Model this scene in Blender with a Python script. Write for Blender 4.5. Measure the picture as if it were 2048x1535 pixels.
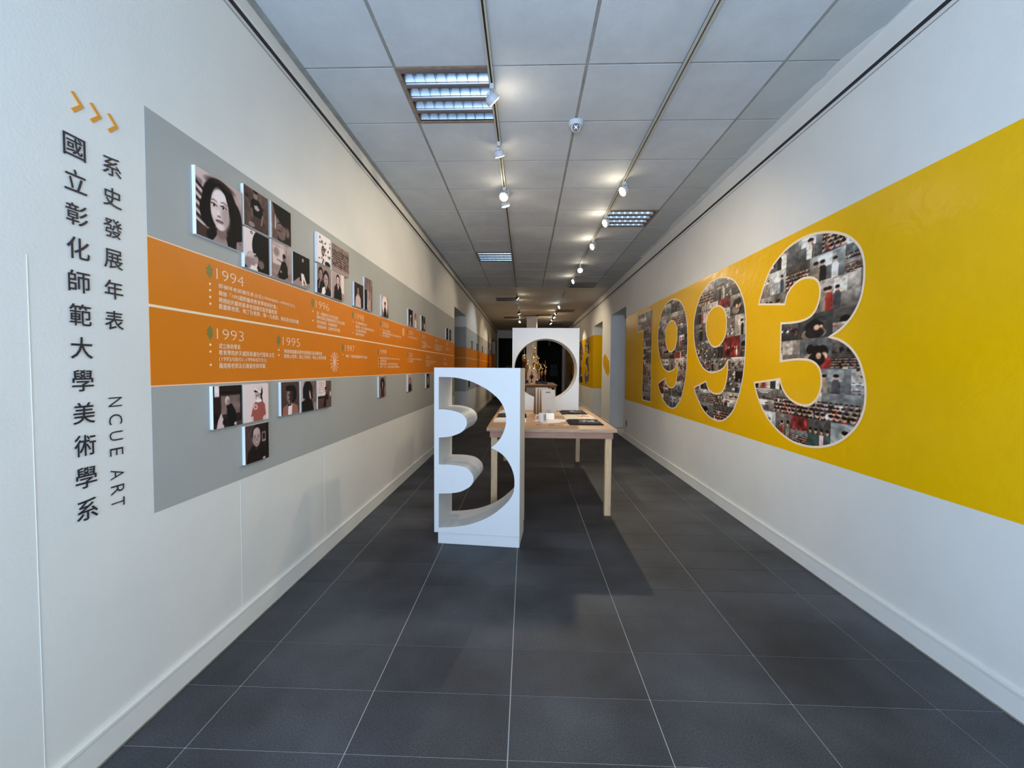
import bpy, bmesh, math, random
import numpy as np
from mathutils import Vector, Matrix
random.seed(7); rng = np.random.default_rng(11)
scene = bpy.context.scene
col = scene.collection
for o in list(bpy.data.objects): bpy.data.objects.remove(o)
PI = math.pi
# ---------------------------------------------------------------- camera
WL, WR, HC = -1.5073, 2.0284, 3.370          # left wall, right wall, ceiling height
yaw, pit, rol = -0.0326, -0.0386, 0.0079
fw = Vector((math.sin(yaw)*math.cos(pit), math.cos(yaw)*math.cos(pit), math.sin(pit)))
rt = Vector((math.cos(yaw), -math.sin(yaw), 0)); up = rt.cross(fw)
r2 = rt*math.cos(rol)+up*math.sin(rol); u2 = -rt*math.sin(rol)+up*math.cos(rol)
cam = bpy.data.cameras.new('camera'); co = bpy.data.objects.new('camera', cam); col.objects.link(co)
co.matrix_world = Matrix(((r2.x, u2.x, -fw.x, 0), (r2.y, u2.y, -fw.y, 0), (r2.z, u2.z, -fw.z, 1.4205), (0, 0, 0, 1)))
cam.sensor_fit = 'HORIZONTAL'; cam.sensor_width = 36; cam.lens = 36*838.43/2048; cam.clip_start = .05; cam.clip_end = 100
scene.camera = co
# ---------------------------------------------------------------- world, daylight, exposure
scene.view_settings.view_transform = 'Standard'; scene.view_settings.look = 'None'
scene.view_settings.gamma = 1; scene.view_settings.use_curve_mapping = False
scene.view_settings.exposure = 0.5
w = bpy.data.worlds.new('world'); scene.world = w; w.use_nodes = True
bg = w.node_tree.nodes['Background']; bg.inputs[0].default_value = (.55, .74, 1, 1); bg.inputs[1].default_value = .6
def light(name, kind, loc, energy, color, parent=None, **k):
    l = bpy.data.lights.new(name, kind); l.energy = energy; l.color = color
    for a, b in k.items(): setattr(l, a, b)
    o = bpy.data.objects.new(name, l); col.objects.link(o); o.location = loc
    if parent: o.parent = parent
    return o
DAY = light('entrance_daylight', 'AREA', (-.35, -2.1, 1.25), 205, (.50, .69, 1.0), shape='RECTANGLE', size=2.2, size_y=2.3)
DAY.rotation_euler = (PI/2+math.radians(44), 0, math.radians(-14))
SPOT = 1.0
# ---------------------------------------------------------------- materials
def s2l(c):
    c = np.asarray(c, float)
    return np.where(c <= .04045, c/12.92, ((c+.055)/1.055)**2.4)
def C8(r, g, b): return tuple(float(x) for x in s2l([r/255, g/255, b/255]))
def mat(name, c, rough=.6, metal=0, noise=0, nscale=8, bump=0, bscale=60, emit=0, spec=.5, stretch=None, c2=None, bdist=.002, rvar=0):
    m = bpy.data.materials.new(name); m.use_nodes = True; nt = m.node_tree; b = nt.nodes['Principled BSDF']
    b.inputs['Roughness'].default_value = rough; b.inputs['Metallic'].default_value = metal
    b.inputs['Specular IOR Level'].default_value = spec
    b.inputs['Base Color'].default_value = (*c, 1)
    tc = nt.nodes.new('ShaderNodeTexCoord'); src = tc.outputs['Object']
    if stretch:
        mp = nt.nodes.new('ShaderNodeMapping'); mp.inputs['Scale'].default_value = stretch
        nt.links.new(src, mp.inputs[0]); src = mp.outputs[0]
    if noise or c2 or rvar:
        n = nt.nodes.new('ShaderNodeTexNoise'); n.inputs['Scale'].default_value = nscale; n.inputs['Detail'].default_value = 6
        n.inputs['Roughness'].default_value = .65
        nt.links.new(src, n.inputs['Vector'])
        r = nt.nodes.new('ShaderNodeValToRGB'); r.color_ramp.elements[0].position = .3; r.color_ramp.elements[1].position = .72
        a = tuple(x*(1-noise) for x in c) if not c2 else c2; d = tuple(min(1, x*(1+noise)) for x in c)
        r.color_ramp.elements[0].color = (*a, 1); r.color_ramp.elements[1].color = (*d, 1)
        nt.links.new(n.outputs['Fac'], r.inputs[0]); nt.links.new(r.outputs[0], b.inputs['Base Color'])
        if rvar:
            mr = nt.nodes.new('ShaderNodeMapRange'); mr.inputs['To Min'].default_value = rough-rvar; mr.inputs['To Max'].default_value = rough+rvar
            nt.links.new(n.outputs['Fac'], mr.inputs['Value']); nt.links.new(mr.outputs[0], b.inputs['Roughness'])
    if bump:
        n2 = nt.nodes.new('ShaderNodeTexNoise'); n2.inputs['Scale'].default_value = bscale; n2.inputs['Detail'].default_value = 4
        nt.links.new(src, n2.inputs['Vector'])
        bp = nt.nodes.new('ShaderNodeBump'); bp.inputs['Strength'].default_value = bump; bp.inputs['Distance'].default_value = bdist
        nt.links.new(n2.outputs['Fac'], bp.inputs['Height']); nt.links.new(bp.outputs[0], b.inputs['Normal'])
    if emit:
        b.inputs['Emission Color'].default_value = (*c, 1); b.inputs['Emission Strength'].default_value = emit
    return m
M = {}
M['wall'] = mat('wall_paint', C8(226, 224, 216), .55, noise=.03, nscale=2.5, bump=.25, bscale=90)
M['ceil'] = mat('ceiling_plaster', C8(205, 200, 188), .7, noise=.05, nscale=3, bump=.2, bscale=40)
M['tile'] = mat('ceiling_tile', C8(198, 204, 206), .75, noise=.085, nscale=3.2, bump=.3, bscale=120)
M['tile2'] = mat('ceiling_tile_grey', C8(188, 192, 188), .75, noise=.06, nscale=4, bump=.3, bscale=120)
M['grid'] = mat('ceiling_grid_paint', C8(150, 150, 145), .6, noise=.22, nscale=9)
M['grey'] = mat('grey_wall_paint', C8(168, 169, 164), .6, noise=.03, nscale=3, bump=.15, bscale=80)
M['orange'] = mat('orange_wall_paint', C8(222, 124, 4), .45, noise=.03, nscale=3, bump=.2, bscale=60, spec=.3)
M['yellow'] = mat('yellow_wall_paint', C8(240, 184, 0), .22, noise=.03, nscale=3, bump=.5, bscale=14, bdist=.006, spec=.3)
M['cream'] = mat('cream_print', C8(250, 226, 190), .5)
M['pale'] = mat('pale_orange_print', C8(255, 214, 176), .5)
M['ink'] = mat('dark_lettering', C8(30, 32, 44), .5)
M['chev'] = mat('orange_print', C8(222, 150, 50), .5)
M['green'] = mat('green_print', C8(92, 106, 52), .5)
M['green2'] = mat('olive_print', C8(158, 132, 52), .5)
def slate(name, c, seed):
    m = mat(name, c, .55, bump=.6, bscale=230, bdist=.0012, spec=.4); nt = m.node_tree; b = nt.nodes['Principled BSDF']
    g = nt.nodes.new('ShaderNodeNewGeometry'); N = []
    for sc, dt in ((1.7, 6), (190, 3)):
        n = nt.nodes.new('ShaderNodeTexNoise'); n.inputs['Scale'].default_value = sc; n.inputs['Detail'].default_value = dt; nt.links.new(g.outputs['Position'], n.inputs['Vector']); N.append(n)
    mm = nt.nodes.new('ShaderNodeMath'); mm.operation = 'MULTIPLY'; nt.links.new(N[0].outputs['Fac'], mm.inputs[0]); nt.links.new(N[1].outputs['Fac'], mm.inputs[1])
    r = nt.nodes.new('ShaderNodeValToRGB'); r.color_ramp.elements[0].position = .13; r.color_ramp.elements[1].position = .40
    r.color_ramp.elements[0].color = (*[x*.5 for x in c], 1); r.color_ramp.elements[1].color = (*[x*2.7 for x in c], 1)
    nt.links.new(mm.outputs[0], r.inputs[0]); nt.links.new(r.outputs[0], b.inputs['Base Color']); return m
M['slate'] = slate('slate_floor_tile', C8(51, 54, 59), 1); M['slateb'] = slate('slate_floor_tile_dark', C8(46, 49, 54), 2)
M['grout'] = mat('floor_grout', C8(190, 190, 186), .8)
M['white'] = mat('white_cabinet_paint', C8(220, 220, 217), .5, noise=.015, nscale=6)
M['grime'] = mat('grimy_joint', C8(140, 132, 118), .9, noise=.3, nscale=14)
M['edge'] = mat('white_board_edge', C8(228, 228, 224), .5)
M['ply'] = mat('plywood', C8(188, 150, 114), .5, noise=.16, nscale=3, stretch=(1, 6, 6))
M['plyedge'] = mat('plywood_edge', C8(184, 152, 120), .6, noise=.38, nscale=10, stretch=(1, 1, 18))
M['apron'] = mat('reddish_wood', C8(172, 124, 96), .5, noise=.14, nscale=4, stretch=(2, 8, 8))
M['leg'] = mat('pine_leg', C8(202, 170, 128), .5, noise=.2, nscale=6, stretch=(8, 8, 1))
M['alu'] = mat('track_aluminium', C8(188, 184, 168), .45)
M['slot'] = mat('track_slot', C8(40, 38, 34), .6)
M['lampw'] = mat('lamp_white_metal', C8(190, 194, 198), .45)
M['lampk'] = mat('lamp_black_metal', C8(34, 33, 32), .5)
M['lens'] = mat('lit_lens', (1, .90, .74), .4, emit=30)
M['lensc'] = mat('lit_cool_lens', (.86, .95, 1), .4, emit=30)
M['lensoff'] = mat('unlit_lens', C8(120, 120, 118), .3)
M['mirror'] = mat('louvre_mirror', C8(186, 200, 212), .26, metal=1, noise=.08, nscale=14)
M['dullm'] = mat('louvre_dull_metal', C8(150, 148, 150), .32, metal=.75)
M['rust'] = mat('rusty_frame', C8(146, 124, 104), .7, noise=.3, nscale=20)
M['hous'] = mat('lamp_housing_dark', C8(58, 52, 48), .7)
M['black'] = mat('black_plastic', C8(18, 18, 20), .4)
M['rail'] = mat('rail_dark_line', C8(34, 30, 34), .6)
M['door'] = mat('door_paint', C8(70, 66, 58), .6, noise=.08, nscale=4)
M['reddoor'] = mat('red_door_paint', C8(96, 30, 18), .5)
M['dark'] = mat('dark_hall_paint', C8(46, 42, 34), .7, noise=.1, nscale=3)  # the unlit hall's darkness is put into its wall colour
M['kraft'] = mat('kraft_paper', C8(172, 132, 80), .7, noise=.08, nscale=30)
M['paper'] = mat('white_paper', C8(236, 232, 226), .6, noise=.02, nscale=20)
M['mug'] = mat('mug_glaze', C8(214, 210, 208), .25)
M['mugp'] = mat('mug_grey_print', C8(150, 152, 156), .35)
M['cloth'] = mat('black_cotton', C8(16, 15, 17), .9, bump=.4, bscale=80)
M['clothw'] = mat('cream_cotton', C8(232, 222, 200), .9, bump=.4, bscale=80)
M['red'] = mat('red_print', C8(196, 66, 56), .6)
M['whiteink'] = mat('white_print', C8(235, 235, 235), .6)
M['greyink'] = mat('grey_print', C8(120, 112, 104), .6)
M['gold'] = mat('gold_metal', C8(226, 190, 120), .22, metal=1, noise=.1, nscale=30)
M['goldd'] = mat('dark_gold_metal', C8(150, 100, 44), .3, metal=.9)
M['maroon'] = mat('maroon_enamel', C8(84, 28, 24), .35, metal=.4)
M['marble'] = mat('pinkish_marble', C8(222, 194, 172), .4, noise=.1, nscale=12)
M['silver'] = mat('silver_metal', C8(220, 220, 214), .2, metal=1)
def vcol_mat(name, rough):
    m = bpy.data.materials.new(name); m.use_nodes = True; nt = m.node_tree; b = nt.nodes['Principled BSDF']
    a = nt.nodes.new('ShaderNodeVertexColor'); a.layer_name = 'Col'
    nt.links.new(a.outputs['Color'], b.inputs['Base Color']); b.inputs['Roughness'].default_value = rough; b.inputs['Specular IOR Level'].default_value = .25
    return m
M['photo'] = vcol_mat('photo_print', .75); M['collage'] = vcol_mat('glossy_photo_collage', .3)
# ---------------------------------------------------------------- helpers
class MB:
    def __init__(s): s.bm = bmesh.new()
    def box(s, x0, x1, y0, y1, z0, z1, bev=0):
        r = bmesh.ops.create_cube(s.bm, size=1)
        for v in r['verts']:
            v.co = Vector(((x0+x1)/2+v.co.x*(x1-x0), (y0+y1)/2+v.co.y*(y1-y0), (z0+z1)/2+v.co.z*(z1-z0)))
        if bev:
            es = list({e for v in r['verts'] for e in v.link_edges})
            bmesh.ops.bevel(s.bm, geom=es, offset=bev, segments=2, affect='EDGES', profile=.7)
        return s
    def cyl(s, p, q, ra, rb=None, n=16, cap=True):
        p, q = Vector(p), Vector(q); rb = ra if rb is None else rb
        d = q-p; m = Matrix.Translation((p+q)/2) @ d.to_track_quat('Z', 'Y').to_matrix().to_4x4()
        bmesh.ops.create_cone(s.bm, cap_ends=cap, segments=n, radius1=max(ra, 1e-5), radius2=max(rb, 1e-5), depth=d.length, matrix=m)
        return s
    def tube(s, pts, r, n=8):
        for a, b in zip(pts, pts[1:]): s.cyl(a, b, r, n=n)
        return s
    def ball(s, c, r, sc=(1, 1, 1), n=12):
        m = Matrix.Translation(Vector(c)) @ Matrix.Diagonal((*sc, 1))
        bmesh.ops.create_uvsphere(s.bm, u_segments=n, v_segments=max(6, n//2+2), radius=r, matrix=m); return s
    def lathe(s, c, prof, n=20):
        rings = []
        for r, z in prof:
            rings.append([s.bm.verts.new((c[0]+r*math.cos(2*PI*i/n), c[1]+r*math.sin(2*PI*i/n), c[2]+z)) for i in range(n)])
        for a, b in zip(rings, rings[1:]):
            for i in range(n): s.bm.faces.new((a[i], a[(i+1) % n], b[(i+1) % n], b[i]))
        s.bm.faces.new(rings[0][::-1]); s.bm.faces.new(rings[-1]); return s
    def extr(s, pts, f0, f1, holes=()):
        """prism of a 2-D outline (with holes); f0/f1 map (a, b) to the two end faces"""
        loops = [pts]+list(holes); e = []
        for f in (f0, f1):
            vs = [[s.bm.verts.new(f(a, b)) for a, b in lp] for lp in loops]
            es = [s.bm.edges.new((l[i], l[(i+1) % len(l)])) for l in vs for i in range(len(l))]
            e.append((vs, es))
        for vs, es in e: bmesh.ops.triangle_fill(s.bm, use_beauty=True, edges=es)
        for l0, l1 in zip(e[0][0], e[1][0]):
            for i in range(len(l0)):
                j = (i+1) % len(l0); s.bm.faces.new((l0[i], l0[j], l1[j], l1[i]))
        return s
    def xf(s, mtx): bmesh.ops.transform(s.bm, matrix=mtx, verts=s.bm.verts); return s
    def build(s, name, m, parent=None, smooth=False):
        bmesh.ops.recalc_face_normals(s.bm, faces=s.bm.faces)
        if parent is not None:
            bmesh.ops.translate(s.bm, verts=s.bm.verts, vec=-wloc(parent))
        me = bpy.data.meshes.new(name); s.bm.to_mesh(me); s.bm.free()
        if smooth:
            me.shade_smooth()
            try: me.set_sharp_from_angle(angle=math.radians(40))
            except Exception: pass
        me.materials.append(M[m] if isinstance(m, str) else m)
        o = bpy.data.objects.new(name, me); col.objects.link(o)
        if parent is not None: o.parent = parent
        return o
def wloc(o):
    v = Vector((0, 0, 0))
    while o is not None: v += o.location; o = o.parent
    return v
def tag(o, label=None, cat=None, group=None, kind=None):
    if label: o['label'] = label
    if cat: o['category'] = cat
    if group: o['group'] = group
    if kind: o['kind'] = kind
    return o
def thing(name, loc, label, cat, group=None):
    o = bpy.data.objects.new(name, None); col.objects.link(o); o.location = loc; o.empty_display_size = .05
    return tag(o, label, cat, group)
def box(name, m, b, parent=None, kind=None, bev=0):
    o = MB().box(*b, bev=bev).build(name, m, parent)
    if kind: o['kind'] = kind
    return o
def raw(name, verts, faces, m, parent=None, cols=None):
    me = bpy.data.meshes.new(name); v = np.asarray(verts, float)
    if parent is not None: v = v-np.array(wloc(parent))
    f = np.asarray(faces, np.int32)
    me.vertices.add(len(v)); me.vertices.foreach_set('co', v.astype(np.float32).ravel())
    me.loops.add(f.size); me.loops.foreach_set('vertex_index', f.ravel())
    me.polygons.add(len(f)); me.polygons.foreach_set('loop_start', np.arange(0, f.size, f.shape[1], dtype=np.int32))
    me.polygons.foreach_set('loop_total', np.full(len(f), f.shape[1], np.int32))
    me.update(calc_edges=True)
    if cols is not None:
        a = me.color_attributes.new('Col', 'FLOAT_COLOR', 'POINT')
        c = np.ones((len(v), 4), np.float32); c[:, :3] = s2l(np.clip(cols, 0, 1)); a.data.foreach_set('color', c.ravel())
    me.materials.append(M[m]); o = bpy.data.objects.new(name, me); col.objects.link(o)
    if parent is not None: o.parent = parent
    return o
# text: queued, evaluated once, then laid on the wall
TQ = []
def text(name, s, frame, w, h, m, parent, off=0.0, bold=0.0):
    """frame(a, b): wall point for text coords in metres; ink box scaled to w x h (None keeps the em proportion)"""
    c = bpy.data.curves.new(name, 'FONT'); c.body = s; c.offset = off; c.resolution_u = 3
    o = bpy.data.objects.new('tmp', c); col.objects.link(o); TQ.append((name, o, frame, w, h, m, parent, bold))
def flush_text():
    bpy.context.view_layer.update(); dg = bpy.context.evaluated_depsgraph_get()
    for name, o, frame, w, h, m, parent, bold in TQ:
        me = bpy.data.meshes.new_from_object(o.evaluated_get(dg)); me.name = name
        n = len(me.vertices)
        if n:
            a = np.empty(n*3, np.float32); me.vertices.foreach_get('co', a); a = a.reshape(-1, 3)
            x0, x1, y0, y1 = a[:, 0].min(), a[:, 0].max(), a[:, 1].min(), a[:, 1].max()
            sy = h/(y1-y0); sx = w/(x1-x0) if w else sy
            pv = wloc(parent) if parent else Vector()
            if bold:
                b = bmesh.new(); q = bold/max(sx, sy)
                nv = n
                for dx, dy in ((q, q), (-q, q), (q, -q), (-q, -q)):
                    k = len(b.verts); b.from_mesh(me); b.verts.ensure_lookup_table()
                    for v in b.verts[k:]: v.co.x += dx; v.co.y += dy
                b.to_mesh(me); b.free(); n = len(me.vertices)
                a = np.empty(n*3, np.float32); me.vertices.foreach_get('co', a); a = a.reshape(-1, 3)
            for i, v in enumerate(me.vertices): v.co = Vector(frame((a[i, 0]-x0)*sx, (a[i, 1]-y0)*sy))-pv+Vector((.00012*(i//nv) if bold else 0, 0, 0))
            me.materials.clear(); me.materials.append(M[m])
            r = bpy.data.objects.new(name, me); col.objects.link(r)
            if parent: r.parent = parent
        bpy.data.objects.remove(o)
    TQ.clear()
def LW(y0, z0, e=.003): return lambda a, b: (WL+e, y0+a, z0+b)      # left wall: text runs away from the entrance
def RW(y0, z0, e=.003): return lambda a, b: (WR-e, y0-a, z0+b)
# ================================================================ SETTING
YN, YE = -2.2, 22.0
T = .40
# floor: slab of grout with separate tiles; far rows joined
floor = box('floor', 'grout', (WL-.8, WR+.8, YN, 28, -.12, -.0022), kind='structure')
xl = [WL+.001]+[-.0534+.6*i for i in range(-2, 4)]+[WR-.001]
def tile_bm(x0, x1, y0, y1, g=.0021):
    return MB().box(x0+g, x1-g, y0+g, y1-g, -.0035, 0)
protos = {}
for j in range(-6, 17):
    y0 = 1.4653+.3027*j
    for i in range(7):
        x0, x1 = xl[i], xl[i+1]; k = (i, random.random() < .45)
        if k not in protos:
            protos[k] = tile_bm(x0, x1, -.15135, .15135).build('floor_tile', 'slateb' if k[1] else 'slate').data
            bpy.data.objects.remove([o for o in bpy.data.objects if o.data == protos[k]][0])
        o = bpy.data.objects.new('floor_tile', protos[k]); col.objects.link(o); o.location = (0, y0+.15135, 0); o.parent = floor
far = MB()
for j in list(range(-12, -6))+list(range(17, 86)):
    y0 = 1.4653+.3027*j
    for i in range(7): far.box(xl[i]+.0018, xl[i+1]-.0018, y0+.0018, y0+.3009, -.0035, 0)
far.build('floor_tile', 'slateb', floor)['kind'] = 'stuff'
# walls
def wall(name, X0, X1, openings, m='wall'):
    b = MB(); y = YN
    for (a, c, h) in openings:
        b.box(X0, X1, y, a, 0, HC+.12); b.box(X0, X1, a, c, h, HC+.12); y = c
    b.box(X0, X1, y, YE+.3, 0, HC+.12)
    return tag(b.build(name, m), kind='structure')
OL = [(8.80, 10.52, 2.70), (18.62, 20.5, 2.70)]; OR = [(8.65, 10.15, 2.69), (11.26, 12.72, 2.68)]
wl = wall('wall_left', WL-T, WL, OL); wr = wall('wall_right', WR, WR+T, OR)
def bands(parent, side, rows):
    for nm, m, y0, y1, z0, z1 in rows:
        if side < 0: box(nm, m, (WL, WL+.0015, y0, y1, z0, z1), parent)
        else: box(nm, m, (WR-.0015, WR, y0, y1, z0, z1), parent)
rows = []
for a, b in ((1.636, 8.80), (10.52, 18.62)):
    rows += [('grey_band', 'grey', a, b, 1.932, 2.437), ('orange_band', 'orange', a, b, 1.336, 1.932), ('grey_band', 'grey', a, b, .818, 1.336)]
bands(wl, -1, rows)
for z0, z1, m, nm in ((1.932, 2.437, 'grey', 'grey_band'), (1.336, 1.932, 'orange', 'orange_band'), (.818, 1.336, 'grey', 'grey_band')):
    box(nm, m, (WL-T+.02, WL+.0015, 10.5185, 10.52, z0, z1), wl)
    if z0 > 1.3: box(nm, 'orange', (WL-T+.02, WL+.0015, 20.4985, 20.5, z0, min(z1, 2.1)), wl)
bands(wr, 1, [('yellow_band', 'yellow', -.6, 8.62, .80, 2.458), ('yellow_band', 'yellow', 12.72, 21.6, .82, 2.42)])
box('yellow_band', 'yellow', (WR-.0015, WR+T-.03, 12.7185, 12.72, .82, 2.42), wr)
for y0, y1, x0, x1 in ((1.636, 8.80, WL+.0015, WL+.003), (10.52, 18.6, WL+.0015, WL+.003)):
    box('timeline_stripe', 'cream', (x0, x1, y0, y1, 1.6535, 1.6645), wl)
box('timeline_stripe', 'cream', (WL-T+.02, WL, 10.517, 10.5185, 1.6545, 1.6635), wl)
for z in (1.3345, 1.9325):
    box('paint_edge', 'pale', (WL+.0015, WL+.0025, 1.636, 8.8, z-.0025, z+.0025), wl)
# wall panel seams, skirting, hanging rail
for y in (1.229, 2.153, 3.08): box('panel_seam', 'wall', (WL, WL+.0012, y-.0012, y+.0012, .12, .8 if y > 2 else 1.75), wl)
def skirt(name, side, segs):
    b = MB()
    for y0, y1 in segs:
        if side < 0: b.box(WL, WL+.014, y0, y1, 0, .105).box(WL, WL+.017, y0, y1, .105, .12, bev=.003)
        else: b.box(WR-.014, WR, y0, y1, 0, .105).box(WR-.017, WR, y0, y1, .105, .12, bev=.003)
    t = tag(b.build(name, 'wall'), kind='structure'); g = MB()
    for y0, y1 in segs:
        if side < 0: g.box(WL, WL+.0165, y0+.001, y1-.001, .0002, .007)
        else: g.box(WR-.0165, WR, y0+.001, y1-.001, .0002, .007)
    g.build('grimy_joint', 'grime', t)
skirt('baseboard_left', -1, ((YN, 8.80), (10.52, 18.62), (20.5, YE))); skirt('baseboard_right', 1, ((YN, 8.65), (10.15, 11.26), (12.72, YE)))
def rail(name, side, z):
    a, s = (WL, 1) if side < 0 else (WR, -1)
    t = tag(MB().box(min(a, a+s*.012), max(a, a+s*.012), YN, YE, z+.008, z+.030).build(name, 'wall'), kind='structure')
    MB().box(min(a, a+s*.0125), max(a, a+s*.0125), YN, YE, z-.006, z+.009).build('shadow_groove', 'rail', t)  # raised strip coloured dark like the shade in a shadow gap
    MB().box(min(a, a+s*.004), max(a, a+s*.004), YN, YE, z-.036, z-.032).build('rail_lip', 'grid', t)
rail('trim_1', -1, 3.255); rail('trim_2', 1, 3.205)
# ceiling with holes for the recessed lights
GX = [-.2486+.6239*k for k in range(-2, 4)]; GY = lambda j: 2.784+.6239*j
cb = MB()
fx = {'L': [(GY(0), GY(1)), (GY(7), GY(8)), (11.75, 12.38), (16.1, 16.73)], 'R': [(GY(4), GY(5)), (GY(11), GY(12)), (14.1, 14.73), (18.6, 19.23)]}
Z0, Z1 = HC+.003, HC+.12
cb.box(WL, GX[1], YN, YE, Z0, Z1).box(GX[2], GX[4], YN, YE, Z0, Z1).box(GX[5], WR, YN, YE, Z0, Z1)
for s, xa, xb in (('L', GX[1], GX[2]), ('R', GX[4], GX[5])):
    y = YN
    for a, c in fx[s]: cb.box(xa, xb, y, a, Z0, Z1); y = c
    cb.box(xa, xb, y, YE, Z0, Z1)
ceil = tag(cb.build('ceiling', 'grid'), kind='structure')
xs = [WL+.006]+GX[1:]+[WR-.004]
for j in range(-7, 12):
    for i in range(6):
        if (i == 1 and j in (0, 7)) or (i == 4 and j in (4, 11)): continue
        gx, gy = .011, .010+.004*random.random()
        x0, x1 = xs[i]+(gx if i else 0), xs[i+1]-(gx if i < 5 else 0)
        dz = random.uniform(0, .0022)
        b = MB().box(x0, x1, GY(j)+gy*.7, GY(j+1)-gy*.6, HC+dz*.6, HC+.0035)
        b.build('ceiling_tile', 'tile2' if i == 5 else 'tile', ceil)
pb = MB(); yp = GY(12)+.004
for xa, xb, s in ((WL, GX[1], None), (GX[1], GX[2], 'L'), (GX[2], GX[4], None), (GX[4], GX[5], 'R'), (GX[5], WR, None)):
    y = yp
    for a, c in (fx[s][2:] if s else []): pb.box(xa, xb, y, a, HC, HC+.0055); y = c
    pb.box(xa, xb, y, YE, HC, HC+.0055)
pb.build('plaster_panel', 'ceil', ceil)
MB().box(WL, WL+.042, YN, yp, HC-.0015, HC+.0035).build('edge_strip', 'grid', ceil)
rr = random.Random(4); pts = [(WR, YN)]; y = YN; a_ = .03
while y < 7.5:
    a_ = min(.075, max(.012, a_+rr.uniform(-.018, .018))); pts.append((WR-a_, y)); y += rr.uniform(.03, .12)
pts.append((WR, y)); MB().extr(pts, lambda a, b: (a, b, HC-.0012), lambda a, b: (a, b, HC+.001)).build('paint_overlap', 'wall', ceil)
# far end: header over a dark hall, hall walls
wb = MB().box(WL, WR, YE, YE+.3, 2.97, HC+.12).box(WL, WL+.06, YE, YE+.3, 0, 2.97).box(1.90, WR, YE, YE+.3, 0, 2.97)
tag(wb.build('wall_back', 'wall'), kind='structure')
hw = MB().box(-2.3, 2.8, 27, 27.15, 0, 3.3).box(-2.4, -2.3, YE+.3, 27.15, 0, 3.3).box(2.8, 2.9, YE+.3, 27.15, 0, 3.3)
hw.box(-2.3, WL-T, YE+.3, YE+.4, 0, 3.3).box(WR+T, 2.8, YE+.3, YE+.4, 0, 3.3)
hw.box(-2.4, 2.9, YE+.3, 27.15, 3.3, 3.42)
tag(hw.build('wall_hall', 'dark'), kind='structure')
# doors in the side recesses
def door(name, side, y0, y1, h, m):
    a = WL-T+.05 if side < 0 else WR+T-.05; s = -1 if side < 0 else 1
    t = MB().box(min(a, a+s*.05), max(a, a+s*.05), y0, y1, 0, h).build(name, m); tag(t, kind='structure')
    f = MB()
    for q0, q1, z0, z1 in ((y0, y0+.08, 0, h), (y1-.08, y1, 0, h), (y0, y1, h-.08, h)):
        f.box(min(a-s*.02, a), max(a-s*.02, a), q0, q1, z0, z1)
    f.build('door_frame', 'wall', t)
    for z0, z1 in ((.25, 1.0), (1.15, h-.3)): MB().box(min(a-s*.012, a), max(a-s*.012, a), y0+.25, y1-.25, z0, z1, bev=.004).build('door_panel', m, t)
    MB().cyl((a-s*.06, y0+.16, 1.05), (a-s*.06, y0+.28, 1.05), .011).cyl((a, y0+.17, 1.05), (a-s*.06, y0+.17, 1.05), .009).build('door_handle', 'silver', t)
door('door_1', -1, *OL[0], 'door'); door('door_2', -1, *OL[1], 'reddoor'); door('door_3', 1, *OR[0], 'door'); door('door_4', 1, *OR[1], 'door')
# column with pipe
cl = thing('square_column', (.20, 16.3, 0), 'square off-white column in the middle of the hall behind the trophies', 'column')
MB().box(.02, .38, 16.12, 16.48, 0, HC).build('shaft', 'wall', cl); MB().box(.0, .40, 16.10, 16.50, 3.30, HC-.001).build('top_collar', 'wall', cl)
MB().cyl((.405, 16.16, 0), (.405, 16.16, HC), .018, n=10).build('pipe', 'wall', cl)
cd = thing('ceiling_conduit', (.3, 15.0, HC), 'thin brown conduit running across the plaster ceiling before the column', 'pipe')
MB().cyl((-.15, 15.6, HC-.02), (.9, 15.4, HC-.02), .014, n=8).build('pipe', 'goldd', cd); MB().ball((.42, 15.5, HC-.03), .05, (1, 1, .6)).build('junction_box', 'lampk', cd)
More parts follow.
